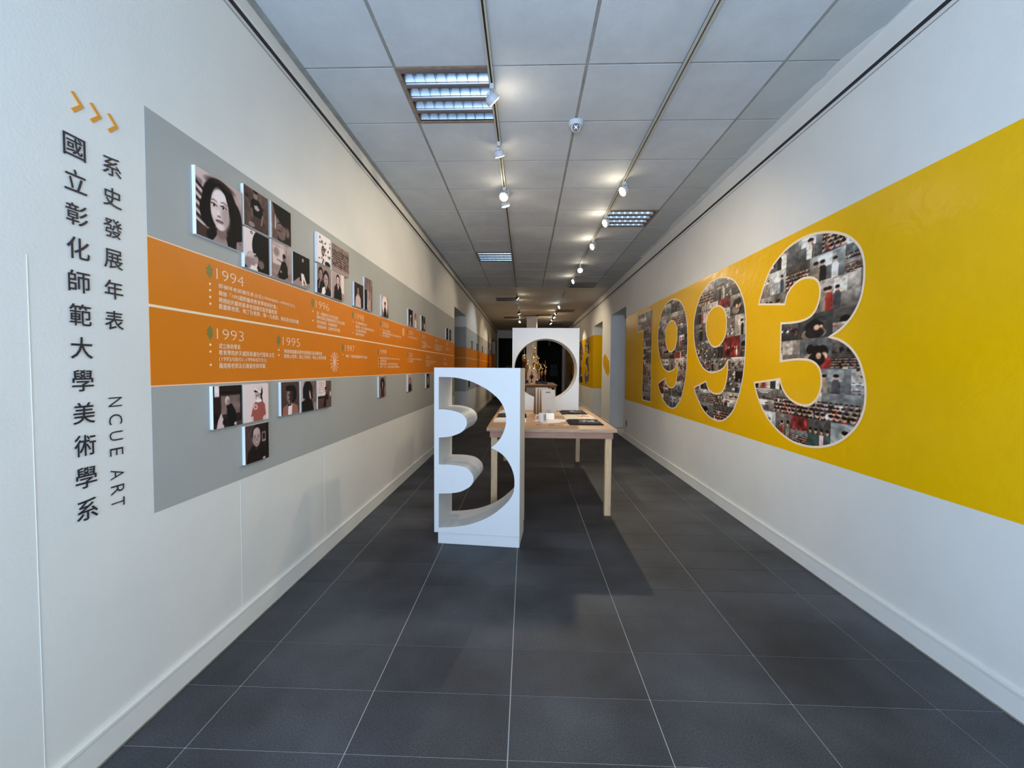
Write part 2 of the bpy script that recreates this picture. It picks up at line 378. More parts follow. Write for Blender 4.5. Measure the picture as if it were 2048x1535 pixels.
# ================================================================ recessed louvre lights
def louvre(x0, x1, y0, y1, label, near=True, st=1):
    t = thing('recessed_louvre_light', ((x0+x1)/2, (y0+y1)/2, HC), label, 'ceiling light', 'square recessed ceiling lights, unlit')
    f = MB(); g = .022
    for b in ((x0, x1, y0, y0+g), (x0, x1, y1-g, y1), (x0, x0+g, y0+g, y1-g), (x1-g, x1, y0+g, y1-g)): f.box(*b, HC-.003, HC+.006)
    f.build('frame', 'rust', t)
    h = MB(); x0 += g; x1 -= g; y0 += g; y1 -= g; zt = HC+.105
    h.box(x0-.004, x1+.004, y0-.004, y1+.004, zt, zt+.006)
    for b in ((x0-.006, x0, y0, y1), (x1, x1+.006, y0, y1), (x0, x1, y0-.006, y0), (x0, x1, y1, y1+.006)): h.box(*b, HC+.004, zt)
    h.build('housing', 'hous', t)
    p = (y1-y0)/4
    for i in range(4):
        yc = y0+p*(i+.72); ya = y0+p*(i+.20)
        # parabolic reflector strip (curved trough) and the dull rounded louvre bar
        prof = [(yc+p*(.24-.60*st), HC+.092), (yc+p*(.24-.44*st), HC+.080), (yc+p*(.24-.28*st), HC+.062), (yc+p*(.24-.12*st), HC+.038), (yc+p*.24, HC+.012)]
        v = []; fc = []
        for k, (a, z) in enumerate(prof): v += [(x0, a, z), (x1, a, z)]
        for k in range(len(prof)-1): fc.append((2*k, 2*k+1, 2*k+3, 2*k+2))
        raw('reflector', v, fc, 'mirror', t)
        MB().cyl((x0, ya, HC+.022), (x1, ya, HC+.022), p*.17, n=14).build('louvre_bar', 'dullm', t, smooth=True)
        MB().cyl((x0+.01, yc-p*.30, HC+.055), (x1-.01, yc-p*.30, HC+.055), .007, n=10).build('tube', 'edge', t, smooth=True)
    if near:
        for k in range(7):
            xc = x0+(x1-x0)*(k+1)/8
            for i in range(4):
                yc = y0+p*(i+.72); MB().box(xc-.0012, xc+.0012, yc-p*.31, yc+p*.25, HC+.006, HC+.04).build('cross_blade', 'mirror', t)
N8 = ['nearest recessed louvre light above the left track, rusty frame, beside the first spotlight',
      'second recessed louvre light along the left track, reflecting pale blue',
      'recessed louvre light beside the left track just past the end of the ceiling tiles',
      'farthest recessed louvre light left of the column',
      'recessed louvre light right of the right track beside the second lit spotlight',
      'dim recessed louvre light in the last row of ceiling tiles on the right',
      'dark recessed light on the right plaster ceiling beside the cool white spotlight',
      'farthest dark recessed light on the right plaster ceiling']
for i, (a, c) in enumerate(fx['L']): louvre(GX[1], GX[2], a, c, N8[i], i < 2, (1, .3, .9, .9)[i])
for i, (a, c) in enumerate(fx['R']): louvre(GX[4], GX[5], a, c, N8[4+i], i < 1, (.5, .8, .9, .9)[i])
# ================================================================ tracks and spotlights
def track(x, y0, y1, label):
    t = thing('lighting_track', (x, y0, HC), label, 'lighting track')
    MB().box(x-.017, x-.006, y0, y1, HC-.024, HC).box(x+.006, x+.017, y0, y1, HC-.024, HC).box(x-.017, x+.017, y0, y1, HC-.006, HC).build('rail', 'alu', t)
    MB().box(x-.006, x+.006, y0, y1, HC-.010, HC-.006).build('slot', 'slot', t)
    MB().box(x-.019, x+.019, y1-.03, y1, HC-.026, HC-.0005).build('end_cap', 'alu', t)
T1, T2 = -.2486, .999
track(T1, -.9, 10.2, 'left grey lighting track under the tiled ceiling'); track(T2, -.9, 10.2, 'right grey lighting track under the tiled ceiling')
track(T1, 10.6, 17.6, 'lighting track on the plaster ceiling left of the column'); track(T2, 12.3, 18.5, 'lighting track on the plaster ceiling right of the column')
track(T2-.02, 10.75, 11.6, 'short dark lighting track on the plaster ceiling at right')
SPG = 'round track spotlights on the ceiling'
def spot(x, y, target, lit, energy, label, m='lampw', cool=False, size=70, r=.048, blend=.7, spill=.55):
    t = thing('track_spotlight', (x, y, HC), label, 'spotlight', SPG)
    MB().box(x-.014, x+.014, y-.035, y+.035, HC-.058, HC-.024, bev=.003).build('adapter', m, t)
    hd = Vector((x, y, HC-.108)); d = (Vector(target)-hd).normalized()
    az = Vector((d.x, d.y, 0)); az = az.normalized() if az.length > .05 else Vector((1, 0, 0)); sd = Vector((-az.y, az.x, 0))
    MB().cyl((x, y, HC-.06), (x, y, HC-.075), .006, n=8).tube([hd+sd*(r+.006), hd+sd*(r+.006)+Vector((0, 0, .05)), hd-sd*(r+.006)+Vector((0, 0, .05)), hd-sd*(r+.006)], .0028, 6).build('yoke', m, t)
    b = MB()
    b.cyl(hd-d*.012, hd+d*.022, r*.97, r, n=28); b.cyl(hd-d*.026, hd-d*.012, r*.70, r*.97, n=28)
    can = b.build('lamp_can', m, t, smooth=True)
    bf = MB()
    for k in range(6):
        a = k*PI/3; uu = sd*math.cos(a)+d.cross(sd)*math.sin(a)
        bf.cyl(hd-d*.034+uu*.008, hd-d*.027+uu*r*.62, .002, n=5)
    bf.cyl(hd-d*.045, hd-d*.028, .011, .014, n=12); bf.build('heat_sink', m, can)
    MB().cyl(hd+d*.0222, hd+d*.026, r*.86, r*.84, n=24).build('lens', ('lensc' if cool else 'lens') if lit else 'lensoff', can)
    if lit and energy:
        l = light('bulb', 'SPOT', hd+d*.05-Vector((x, y, HC)), energy*SPOT, (.85, .93, 1) if cool else (1, .84, .62), t, spot_size=math.radians(size), spot_blend=blend, shadow_soft_size=.03)
        l.rotation_euler = d.to_track_quat('-Z', 'Y').to_euler()
        if spill: light('bulb_glow', 'POINT', hd+d*.07-Vector((x, y, HC)), spill, (.85, .93, 1) if cool else (1, .84, .62), t, shadow_soft_size=.03)  # added point light for stray spill around the lens
spot(T1, 2.943, (2.03, 4.6, 1.15), True, 105, 'nearest white spotlight on the left track, beside the big louvre light, seen from behind', size=85, blend=1)
spot(T1, 3.676, (.40, 5.3, .95), True, 52, 'second white spotlight on the left track, its round back facing us', size=52)
spot(T1, 4.58, (-.9, 3.2, 1.9), True, 30, 'third spotlight on the left track, glowing warm towards the left wall', size=60)
spot(T1, 4.80, (.4, 5.3, 1.0), True, 16, 'fourth spotlight on the left track, close behind the warm glowing one', size=60)
spot(T2, 4.455, (-1.5, 3.6, 1.3), True, 40, 'nearest lit spotlight on the right track', size=80, spill=1.1)
spot(T2, 5.417, (-1.5, 4.4, 1.9), True, 42, 'lit spotlight on the right track beside the louvre light', size=80, spill=1.1)
spot(T2, 6.449, (-1.5, 5.3, 2.0), True, 42, 'third lit spotlight along the right track', size=75, spill=1.1)
spot(T2, 7.978, (.95, 3.6, .1), True, 120, 'fourth lit spotlight along the right track, glaring towards the entrance', size=62, blend=.8)
spot(T2, 9.008, (-1.5, 8.2, 2.1), True, 50, 'fifth lit spotlight along the right track, last under the tiles', size=60)
spot(T2, 12.75, (-1.5, 11.8, 1.9), True, 85, 'cool white spotlight on the right track of the plaster ceiling', cool=True, size=60)
spot(T1, 11.2, (2.03, 11.6, 1.3), True, 110, 'small dark spotlight head on the left track just past the ceiling tiles', 'lampk', size=95)
spot(T1, 12.0, (.15, 14.2, 1.5), True, 80, 'small spotlight beside the dim louvre light on the left track', size=50)
spot(T1, 14.2, (.35, 14.8, 1.2), True, 40, 'small dark spotlight on the left track over the trophy table', 'lampk')
spot(T1, 16.8, (-1.5, 15.6, 1.9), True, 60, 'farthest small spotlight on the left track', size=60)
for y, tg, lb in ((14.3, (-1.5, 14.6, 1.9), 'black spotlight head on the far right track, nearest of its cluster'), (15.3, (2.03, 14.6, 1.8), 'black spotlight head in the middle of the far right cluster'),
                  (16.2, (-1.5, 16.8, 1.8), 'spotlight head farther back on the far right track'), (17.4, (2.03, 17.0, 1.7), 'farthest black spotlight head on the right track')):
    spot(T2, y, tg, True, 70, lb, 'lampk', size=60)
# dome security camera
t = thing('dome_camera', (.38, 3.42, HC), 'white dome security camera with dark lens eye under the ceiling between the tracks', 'camera')
MB().lathe((.38, 3.42, HC-.034), [(.03, -.003), (.05, .0), (.057, .014), (.060, .034)], 28).build('base', 'lampw', t, True)
MB().ball((.38, 3.415, HC-.040), .040, n=24).build('ball', 'lampw', t, True)
d = (Vector((0, 0, 1.42))-Vector((.38, 3.415, HC-.04))).normalized(); pc = Vector((.38, 3.415, HC-.04))
lp = MB().cyl(pc+d*.030, pc+d*.0415, .027, .024, n=24).build('lens_plate', 'black', t)
sd = d.cross(Vector((0, 0, 1))).normalized(); uu = sd.cross(d)
for a in (45, 135, 225, 315):
    q = pc+d*.0415+(sd*math.cos(math.radians(a))+uu*math.sin(math.radians(a)))*.014
    MB().cyl(q, q+d*.002, .0045, n=10).build('infrared_diode', 'edge', lp)
MB().cyl(pc+d*.041, pc+d*.044, .006, n=12).build('lens', 'silver', lp)
# socket on the right wall
t = thing('wall_socket', (WR, 8.42, .33), 'small grey socket plate low on the right wall by the recess', 'socket')
MB().box(WR-.012, WR, 8.36, 8.48, .27, .39, bev=.002).build('plate', 'grid', t); MB().box(WR-.014, WR-.012, 8.40, 8.44, .31, .35).build('outlet', 'black', t)
# ================================================================ display cabinets
B3 = [(.008,1.344),(.117,1.342),(.198,1.33),(.273,1.31),(.361,1.27),(.423,1.232),(.485,1.18),(.523,1.126),(.546,1.059),(.55,.997),(.537,.935),(.506,.867),(.469,.823),(.432,.791),(.488,.764),(.544,.72),(.588,.653),(.613,.586),(.62,.518),(.612,.443),(.578,.379),(.516,.314),(.442,.255),(.354,.206),(.24,.165),(.112,.141),(.009,.132),(.009,.408),(.112,.416),(.188,.432),(.252,.466),(.283,.499),(.293,.537),(.283,.574),(.251,.61),(.2,.634),(.111,.644),(.009,.643),(.009,.86),(.085,.868),(.149,.886),(.199,.912),(.231,.953),(.237,.99),(.227,1.021),(.186,1.057),(.123,1.077),(.059,1.085),(.008,1.085)]
def smooth_loop(p, corner, n=4):
    """Catmull-Rom through the points, straight or sharp where 'corner' says"""
    out = []; N = len(p)
    for i in range(N):
        a, b, c, d = p[i-1], p[i], p[(i+1) % N], p[(i+2) % N]
        out.append(b)
        if i in corner and (i+1) % N in corner: continue
        if i in corner: a = (2*b[0]-c[0], 2*b[1]-c[1])
        if (i+1) % N in corner: d = (2*c[0]-b[0], 2*c[1]-b[1])
        for k in range(1, n):
            t = k/n
            out.append(tuple(.5*(2*b[q]+(c[q]-a[q])*t+(2*a[q]-5*b[q]+4*c[q]-d[q])*t*t+(3*b[q]-a[q]-3*c[q]+d[q])*t**3) for q in (0, 1)))
    return out
cbn = thing('display_cabinet', (-.698, 3.307, 0), 'white display cabinet standing on the floor in front, its front cut out like a B', 'cabinet')
ang = math.radians(-5.2); dd = Vector((math.cos(ang), math.sin(ang), 0)); nn = Vector((-dd.y, dd.x, 0)); A0 = Vector((-.698, 3.307, 0))
hole = smooth_loop(B3, {0, 13, 26, 27, 37, 38, 48})
f = lambda dep: (lambda a, b: A0+dd*a+nn*dep+Vector((0, 0, b)))
MB().extr([(-.028, .094), (.662, .094), (.658, 1.419), (-.030, 1.418)], f(0), f(.40), [hole]).build('body', 'white', cbn)
MB().extr([(0, 0), (.660, 0), (.660, .0935), (0, .0935)], f(.014), f(.37)).build('plinth', 'white', cbn)
# ================================================================ tables
def plank_table(x0, y0, w, l, h, label):
    t = thing('plywood_table', (x0+w/2, y0+l/2, 0), label, 'table')
    MB().box(x0, x0+w, y0, y0+l, h-.006, h).build('tabletop', 'ply', t)
    e = MB()
    for a, b in ((h-.014, h-.006), (h-.022, h-.0145), (h-.030, h-.0225)): e.box(x0+.0005, x0+w-.0005, y0+.0005, y0+l-.0005, a, b)
    e.build('tabletop_edge', 'plyedge', t)
    for b in ((x0+.03, x0+w-.03, y0+.03, y0+.052), (x0+.03, x0+w-.03, y0+l-.052, y0+l-.03), (x0+.03, x0+.052, y0+.052, y0+l-.052), (x0+w-.052, x0+w-.03, y0+.052, y0+l-.052)):
        MB().box(*b, h-.095, h-.0302, bev=.0015).build('apron', 'apron', t)
    for x in (x0+.042, x0+w-.102):
        for y in (y0+.034, y0+l-.094): MB().box(x, x+.06, y, y+.06, 0, h-.0955 if y == y0+.034 else h-.0955, bev=.002).build('leg', 'leg', t)
    return t
TH = .842
plank_table(-.371, 3.99, 1.243, 2.46, TH, 'long plywood table with reddish apron holding bags and folded shirts')
plank_table(-.20, 13.5, 1.22, 2.3, .88, 'farther plywood table behind the round opening, carrying the trophies')
oc = thing('display_cabinet', (.268, 5.86, TH), 'white box cabinet with a large round hole standing on the plywood table', 'cabinet')
hc = [(.268+.428*math.cos(2*PI*k/72), 1.400+.418*math.sin(2*PI*k/72)) for k in range(72)]
g = lambda y: (lambda a, b: (a, y, b))
MB().extr([(-.182, TH+.001), (.720, TH+.001), (.720, 1.961), (-.185, 1.961)], g(5.70), g(6.04), [hc]).build('body', 'white', oc)
# ---- things on the table
def rotz(m, c, a): return m.xf(Matrix.Translation(Vector(c)) @ Matrix.Rotation(math.radians(a), 4, 'Z') @ Matrix.Translation(-Vector(c)))
def bag(c, a, w, d, h, label):
    x, y = c; t = thing('paper_bag', (x, y, TH), label, 'bag', 'paper bags on the table')
    z0, z1 = TH+.0005, TH+h; yt = .035   # gusset closes towards the top
    def P(*p): return [Vector(q) for q in p]
    fr = P((x-w/2, y-d/2, z0), (x+w/2, y-d/2, z0), (x+w/2, y-yt/2, z1), (x-w/2, y-yt/2, z1))
    bk = P((x-w/2, y+d/2, z0), (x+w/2, y+d/2, z0), (x+w/2, y+yt/2, z1), (x-w/2, y+yt/2, z1))
    R = Matrix.Translation((x, y, 0)) @ Matrix.Rotation(math.radians(a), 4, 'Z') @ Matrix.Translation((-x, -y, 0))
    def sheet(name, quads, m):
        b = MB()
        for q in quads:
            vs = [b.bm.verts.new(R @ v) for v in q]; b.bm.faces.new(vs)
        bmesh.ops.solidify(b.bm, geom=b.bm.faces[:], thickness=.0008); return b.build(name, m, t)
    fp = sheet('front_panel', [fr], 'paper'); sheet('back_panel', [bk], 'paper')
    for s, i0, i1 in ((-1, 0, 3), (1, 1, 2)):
        ins = Vector((-s*.022, 0, 0)); mid0 = (fr[i0]+bk[i0])/2; mid1 = (fr[i1]+bk[i1])/2+ins
        sheet('side_gusset', [(fr[i0], mid0, mid1, fr[i1]), (mid0, bk[i0], bk[i1], mid1)], 'kraft')
    pr = MB()
    for k in range(3): pr.box(x-.018+k*.014, x-.010+k*.014, y-d/2+.0105, y-d/2+.0125, z0+.075, z0+.083)
    pr.box(x-.02, x+.03, y-d/2+.005, y-d/2+.007, z0+.056, z0+.059)
    pr.xf(R).build('printed_mark', 'greyink', fp)
    ht = MB(); zz = z1-.03; yy = y-yt/2-(d-yt)/2*(.03/h)
    ht.box(x-.03, x+.028, yy-.0025, yy-.0008, zz-.007, zz+.007); ht.xf(R).build('handle_slot', 'greyink', fp)
bag((.262, 4.98), 12, .168, .13, .322, 'white paper bag with slot handle, front of the row on the table')
bag((.235, 5.16), 14, .168, .10, .328, 'white paper bag with kraft side, middle of the row on the table')
bag((.200, 5.33), 16, .168, .12, .330, 'white paper bag with kraft side, rear of the row on the table')
mg = thing('mug', (.180, 4.47, TH), 'pale grey mug with a square print on the table', 'mug')
cup = MB().lathe((.180, 4.47, TH+.0035), [(.036, 0), (.040, .003), (.041, .094), (.0385, .095), (.037, .09), (.036, .008)], 32).build('cup', 'mug', mg, True)
MB().tube([(.142, 4.455, TH+.078), (.122, 4.448, TH+.080), (.110, 4.443, TH+.064), (.109, 4.443, TH+.044), (.120, 4.447, TH+.024), (.142, 4.455, TH+.020)], .0058, 8).build('handle', 'mug', mg, True)
pv = [];
for k in range(7):
    a = math.radians(-72+k*13)
    for z in (.018, .082): pv.append((.180+.0416*math.cos(a), 4.47+.0416*math.sin(a), TH+.0035+z))
raw('square_print', pv, [(2*k, 2*k+2, 2*k+3, 2*k+1) for k in range(6)], 'mugp', cup)
def sheet(name, x0, x1, y0, y1, a, label, cat, m='paper', z=TH, th=.0012):
    b = MB().box(x0, x1, y0, y1, z+.0004, z+.0004+th); rotz(b, ((x0+x1)/2, (y0+y1)/2, 0), a)
    t = thing(name, ((x0+x1)/2, (y0+y1)/2, z), label, cat); b.build('sheet', m, t); return t
sheet('paper_sheet', .13, .34, 4.40, 4.66, 24, 'white paper sheet lying under the mug', 'paper')
sheet('paper_sheet', .24, .46, 4.52, 4.74, -20, 'white paper sheet lying askew right of the mug', 'paper', z=TH+.0015)
tc_ = thing('folded_card', (.29, 4.70, TH), 'small white folded card standing behind the mug', 'card')
b = MB(); b.box(.205, .325, 4.72, 4.7212, TH+.003, TH+.075); b.xf(Matrix.Translation((0, 4.72, TH)) @ Matrix.Rotation(math.radians(-22), 4, 'X') @ Matrix.Translation((0, -4.72, -TH))); b.build('front_leaf', 'paper', tc_)
b = MB(); b.box(.205, .325, 4.775, 4.7762, TH+.003, TH+.075); b.xf(Matrix.Translation((0, 4.775, TH)) @ Matrix.Rotation(math.radians(22), 4, 'X') @ Matrix.Translation((0, -4.775, -TH))); b.build('back_leaf', 'paper', tc_)
for x, m, lb in ((.135, 'apron', 'small brown pin at the table front edge, leftmost of three'), (.262, 'goldd', 'small brown pin at the table front edge, middle of three'), (.415, 'clothw', 'small cream pin at the table front edge, rightmost of three')):
    t = thing('enamel_pin', (x, 4.25, TH), lb, 'pin', 'pins at the table front edge')
    MB().box(x-.028, x+.028, 4.236, 4.262, TH+.0005, TH+.006, bev=.002).build('face', m, t)
def folded(x0, x1, y0, y1, m, label, pm=None, fold=True, a=0):
    cx, cy = (x0+x1)/2, (y0+y1)/2; t = thing('folded_shirt', (cx, cy, TH), label, 'shirt', 'folded shirts on the table')
    for k, (dx, z) in enumerate(((0, .0006), (.012, .0078))):
        b = MB(); nx, ny = 14, 8; X0, X1 = x0+dx*2, x1-dx; vs = {}
        for top in (0, 1):
            for i in range(nx+1):
                for j in range(ny+1):
                    ed = min(i, nx-i, 2)/2*min(j, ny-j, 2)/2
                    h = z+(.0066*top)+(top*.0022*ed*(1+math.sin(i*1.3+j*2.1+k))/2)
                    x = X0+(X1-X0)*i/nx+.004*math.sin(j*1.7+k); y = y0+(y1-y0)*j/ny+.003*math.sin(i*1.9+k*2)
                    vs[top, i, j] = b.bm.verts.new((x, y, TH+h))
        for i in range(nx):
            for j in range(ny):
                b.bm.faces.new((vs[1, i, j], vs[1, i+1, j], vs[1, i+1, j+1], vs[1, i, j+1])); b.bm.faces.new((vs[0, i, j], vs[0, i, j+1], vs[0, i+1, j+1], vs[0, i+1, j]))
        for i in range(nx):
            for j in (0, ny): b.bm.faces.new((vs[0, i, j], vs[0, i+1, j], vs[1, i+1, j], vs[1, i, j]))
        for j in range(ny):
            for i in (0, nx): b.bm.faces.new((vs[0, i, j], vs[0, i, j+1], vs[1, i, j+1], vs[1, i, j]))
        lay = rotz(b, (cx, cy, 0), a).build('fabric_layer', m, t, True)
    if pm:
        b = MB(); rr = random.Random(int(x0*1000+y0*77))
        for k in range(16):
            px, py = x0+(x1-x0)*(.42+.42*rr.random()), y0+(y1-y0)*(.3+.42*rr.random()); L = .01+.03*rr.random()
            bb = Matrix.Translation((px, py, 0)) @ Matrix.Rotation(rr.uniform(-.7, .7), 4, 'Z')
            q = MB().box(-L, L, -.0025, .003, TH+.0172, TH+.0182); q.xf(bb)
            tmp = bpy.data.meshes.new('t'); q.bm.to_mesh(tmp); q.bm.free(); b.bm.from_mesh(tmp); bpy.data.meshes.remove(tmp)
        rotz(b, (cx, cy, 0), a).build('printed_drawing', pm, lay)
folded(.455, .775, 5.24, 5.64, 'cloth', 'black folded shirt nearest the round-hole cabinet, right side of the table', 'whiteink')
folded(.455, .800, 4.74, 5.14, 'clothw', 'cream folded shirt with red print on the right of the table', 'red')
folded(.450, .800, 4.27, 4.66, 'cloth', 'black folded shirt with white print at the right front of the table', 'whiteink')
folded(-.335, -.02, 5.30, 5.62, 'paper', 'pale folded cloth at the left of the table, farthest of three')
folded(-.330, .012, 4.82, 5.20, 'cloth', 'black folded cloth with grey lines at the left of the table', 'greyink')
folded(-.340, .008, 4.42, 4.74, 'paper', 'white folded cloth at the left front of the table', 'greyink')
# ---- trophies
def px(u): return (1020+.1173*u-1051.6)/838.4*14.1
def pz(v): return 1.4205+(735.3-(650+.1173*v))/838.4*14.1
def trophy(u, y, v0, v1, kind, label, wu=60):
    x = px(u); s = (pz(v0)-pz(v1)); H = .88; ztop = pz(v0)
    t = thing('trophy', (x, y, H), label, 'trophy', 'trophies on the far table'); L = ztop-H; w = wu*.00198
    MB().box(x-w/2, x+w/2, y-w/2, y+w/2, H+.001, H+.12*L, bev=.004).build('base', {'tall': 'marble', 'cup': 'marble'}.get(kind, 'black'), t)
    z = H+.12*L
    def figure(zb, h, m='gold'):
        b = MB(); r = h*.055
        b.tube([(x, y, zb), (x+.01, y, zb+h*.35), (x-.005, y, zb+h*.62)], r, 8).ball((x, y, zb+h*.80), r*1.7, n=10)
        b.tube([(x, y, zb+h*.60), (x-h*.14, y, zb+h*.78), (x-h*.22, y, zb+h*.98)], r*.7, 6).tube([(x, y, zb+h*.6), (x+h*.16, y, zb+h*.5), (x+h*.2, y, zb+h*.66)], r*.7, 6)
        b.tube([(x+.01, y, zb+h*.35), (x+h*.1, y, zb)], r*.8, 6).cyl((x, y, zb-.01), (x, y, zb+.012), h*.16, h*.12, n=12)
        b.build('figure', m, t, True)
    if kind == 'tall':
        MB().box(x-w*.80, x+w*.85, y-w*.5, y+w*.5, z, H+.37*L, bev=.004).build('marble_tier', 'marble', t)
        z = H+.37*L
        MB().lathe((x, y, z), [(w*.45, 0), (w*.45, .02), (w*.34, .05), (w*.34, .07)], 16).build('lower_deck', 'gold', t)
        for dx in (-1, 1):
            for dy in (-1, 1): MB().cyl((x+dx*w*.30, y+dy*w*.2, z+.05), (x+dx*w*.30, y+dy*w*.2, H+.64*L), w*.075, n=10).build('pillar', 'gold', t, True)
        MB().lathe((x, y, z+.07), [(.02, 0), (.05, .05), (.055, .12), (.03, .14), (.01, .16)], 14).build('inner_cup', 'gold', t, True)
        z = H+.64*L; MB().box(x-w*.48, x+w*.48, y-w*.3, y+w*.3, z, z+.03, bev=.004).build('upper_deck', 'goldd', t)
        MB().lathe((x, y, z+.03), [(w*.40, 0), (w*.18, .06), (w*.10, .12), (w*.22, .17), (w*.05, .2)], 16).build('cup', 'gold', t, True)
        figure(z+.21, ztop-z-.21)
    elif kind == 'ball':
        for dx in (-.035, .035): MB().cyl((x+dx, y, z), (x+dx, y, H+.55*L), .014, n=10).build('pillar', 'goldd', t, True)
        MB().lathe((x, y, H+.45*L), [(.06, 0), (.065, .03), (.03, .06), (.05, .14), (.055, .2)], 16).build('figure_tier', 'maroon', t, True)
        MB().lathe((x, y, H+.62*L), [(.02, 0), (.06, .05), (.075, .16), (.07, .2)], 16).build('cup', 'gold', t, True)
        MB().ball((x, y, H+.62*L+.22), .075, (1, 1, .8), 16).build('lid', 'silver', t, True)
        MB().cyl((x, y, H+.62*L+.26), (x, y, ztop), .009, n=8).build('spire', 'silver', t)
    elif kind == 'cup':
        MB().lathe((x, y, z), [(.045, 0), (.02, .05), (.012, .10), (.05, .16), (.06, .23), (.055, .24)], 16).build('cup', 'maroon', t, True)
        for s_ in (-1, 1): MB().tube([(x+s_*.05, y, z+.22), (x+s_*.085, y, z+.20), (x+s_*.075, y, z+.15), (x+s_*.04, y, z+.14)], .006, 6).build('handle', 'maroon', t, True)
        MB().lathe((x, y, z+.24), [(.05, 0), (.03, .03), (.012, .05), (.022, .07), (.004, L*.88-.24)], 14).build('lid', 'goldd', t, True)
    elif kind == 'slim':
        MB().cyl((x, y, z), (x, y, H+.42*L), .022, n=12).build('pillar', 'maroon', t, True)
        MB().lathe((x, y, H+.42*L), [(.04, 0), (.04, .015), (.015, .03), (.05, .08), (.045, .1)], 14).build('cup', 'gold', t, True)
        figure(H+.42*L+.10, .30*L); MB().cyl((x, y, H+.42*L+.10+.28*L), (x, y, ztop), .007, n=6).build('spire', 'silver', t)
    else:
        MB().lathe((x, y, z), [(.05, 0), (.018, .05), (.018, .28*L), (.06, .42*L), (.07, .58*L), (.05, .60*L)], 16).build('cup', 'gold', t, True)
        for s_ in (-1, 1): MB().tube([(x+s_*.06, y, z+.56*L), (x+s_*.11, y, z+.52*L), (x+s_*.09, y, z+.4*L), (x+s_*.045, y, z+.36*L)], .009, 6).build('handle', 'gold', t, True)
        figure(z+.60*L, .26*L)
trophy(415, 14.45, 320, 960, 'tall', 'tallest gold trophy with four pillars and a raised-arm figure on top', 118)
trophy(243, 14.2, 415, 960, 'ball', 'gold trophy with a silver ball lid and thin spire, left of the tallest', 90)
trophy(288, 14.80, 535, 960, 'gold', 'slender gold trophy between the ball-lidded one and the tallest', 60)
trophy(368, 13.85, 770, 960, 'cup', 'small dark red cup trophy in front of the tallest one', 46)
trophy(470, 14.15, 495, 960, 'gold', 'gold cup trophy with a small figure, right of the tallest', 72)
trophy(545, 14.3, 640, 960, 'slim', 'reddish slim trophy between the gold cup and the rightmost trophy', 60)
trophy(598, 14.0, 600, 960, 'slim', 'rightmost gold trophy with thin silver spire', 66)
# ---- things in the dark hall
def frame(x, z, w_, h_, label):
    t = thing('picture_frame', (x, 26.98, z), label, 'picture')
    MB().box(x-w_/2, x+w_/2, 26.96, 27, z-h_/2, z+h_/2, bev=.005).build('frame', 'grid', t); MB().box(x-w_/2+.04, x+w_/2-.04, 26.955, 26.962, z-h_/2+.04, z+h_/2-.04).build('picture', 'black', t)
frame(1.78, 1.52, .42, .26, 'small dark framed picture on the far hall wall, upper of two'); frame(1.80, 1.13, .50, .42, 'larger dark framed picture on the far hall wall, lower of two')
t = thing('notice_board', (-1.0, 26.9, 1.1), 'pale panel standing in the dark hall at the far left', 'panel')
MB().box(-1.25, -.75, 26.9, 26.95, 0, 1.55).build('board', 'green2', t); MB().box(-1.28, -1.25, 26.89, 26.96, 0, 1.58).build('post', 'grid', t); MB().box(-.75, -.72, 26.89, 26.96, 0, 1.58).build('post', 'grid', t)
t = thing('pendant_lamp', (1.33, 24.0, 3.3), 'small grey pendant hanging in the dark hall', 'lamp')  # simple stand-in for a small camera/speaker
MB().cyl((1.33, 24, 3.3), (1.33, 24, 2.95), .008, n=6).build('rod', 'grid', t); MB().cyl((1.33, 24, 2.95), (1.33, 24, 2.68), .07, n=14).build('shade', 'grid', t)
# ================================================================ left wall lettering
t1 = thing('wall_lettering', (WL+.002, 1.373, .87), 'column of twelve large dark characters on the left wall, nearest the entrance', 'lettering', 'dark lettering on the left wall')
for k, ch in enumerate('國立彰化師範大學美術學系'):
    zc = 2.141-.1108*k; wd = .072 if ch not in '化' else .074; hh = .072
    text('character', ch, LW(1.338+.0005*k, zc-.036), wd*.96, hh, 'ink', t1, 0, .0005)
t2 = thing('wall_lettering', (WL+.002, 1.50, 1.54), 'column of six dark characters on the left wall beside the grey band', 'lettering', 'dark lettering on the left wall')
for k, ch in enumerate('系史發展年表'): text('character', ch, LW(1.465-.0015*k, 2.135-.1108*k-.033), .068, .068, 'ink', t2, 0, .0005)
t3 = thing('wall_lettering', (WL+.002, 1.487, .90), 'rotated thin capitals NCUE ART on the left wall', 'lettering', 'dark lettering on the left wall')
for ch, zc in zip('NCUEART', (1.284, 1.220, 1.159, 1.100, 1.017, .959, .911)):
    wz = {'N': .034, 'C': .038, 'U': .034, 'E': .028, 'A': .036, 'R': .034, 'T': .032}[ch]
    text('character', ch, (lambda zc, wz: (lambda a, b: (WL+.003, 1.461+b, zc+wz/2-a)))(zc, wz), wz, .050, 'ink', t3, -.008)
for k, (y, lb) in enumerate(((1.366, 'orange arrow head above the large lettering, leftmost of three'), (1.426, 'orange arrow head on the left wall, middle of three'), (1.487, 'orange arrow head on the left wall, nearest the grey band'))):
    P = [(0, .062), (.009, .067), (.041, .033), (.009, -.001), (0, .007), (.026, .033)]
    o = MB().extr(P, lambda a, b: (WL+.0005, y+a, 2.256+b), lambda a, b: (WL+.003, y+a, 2.256+b)).build('wall_arrow', 'chev'); tag(o, lb, 'arrow', 'orange arrows on the left wall')
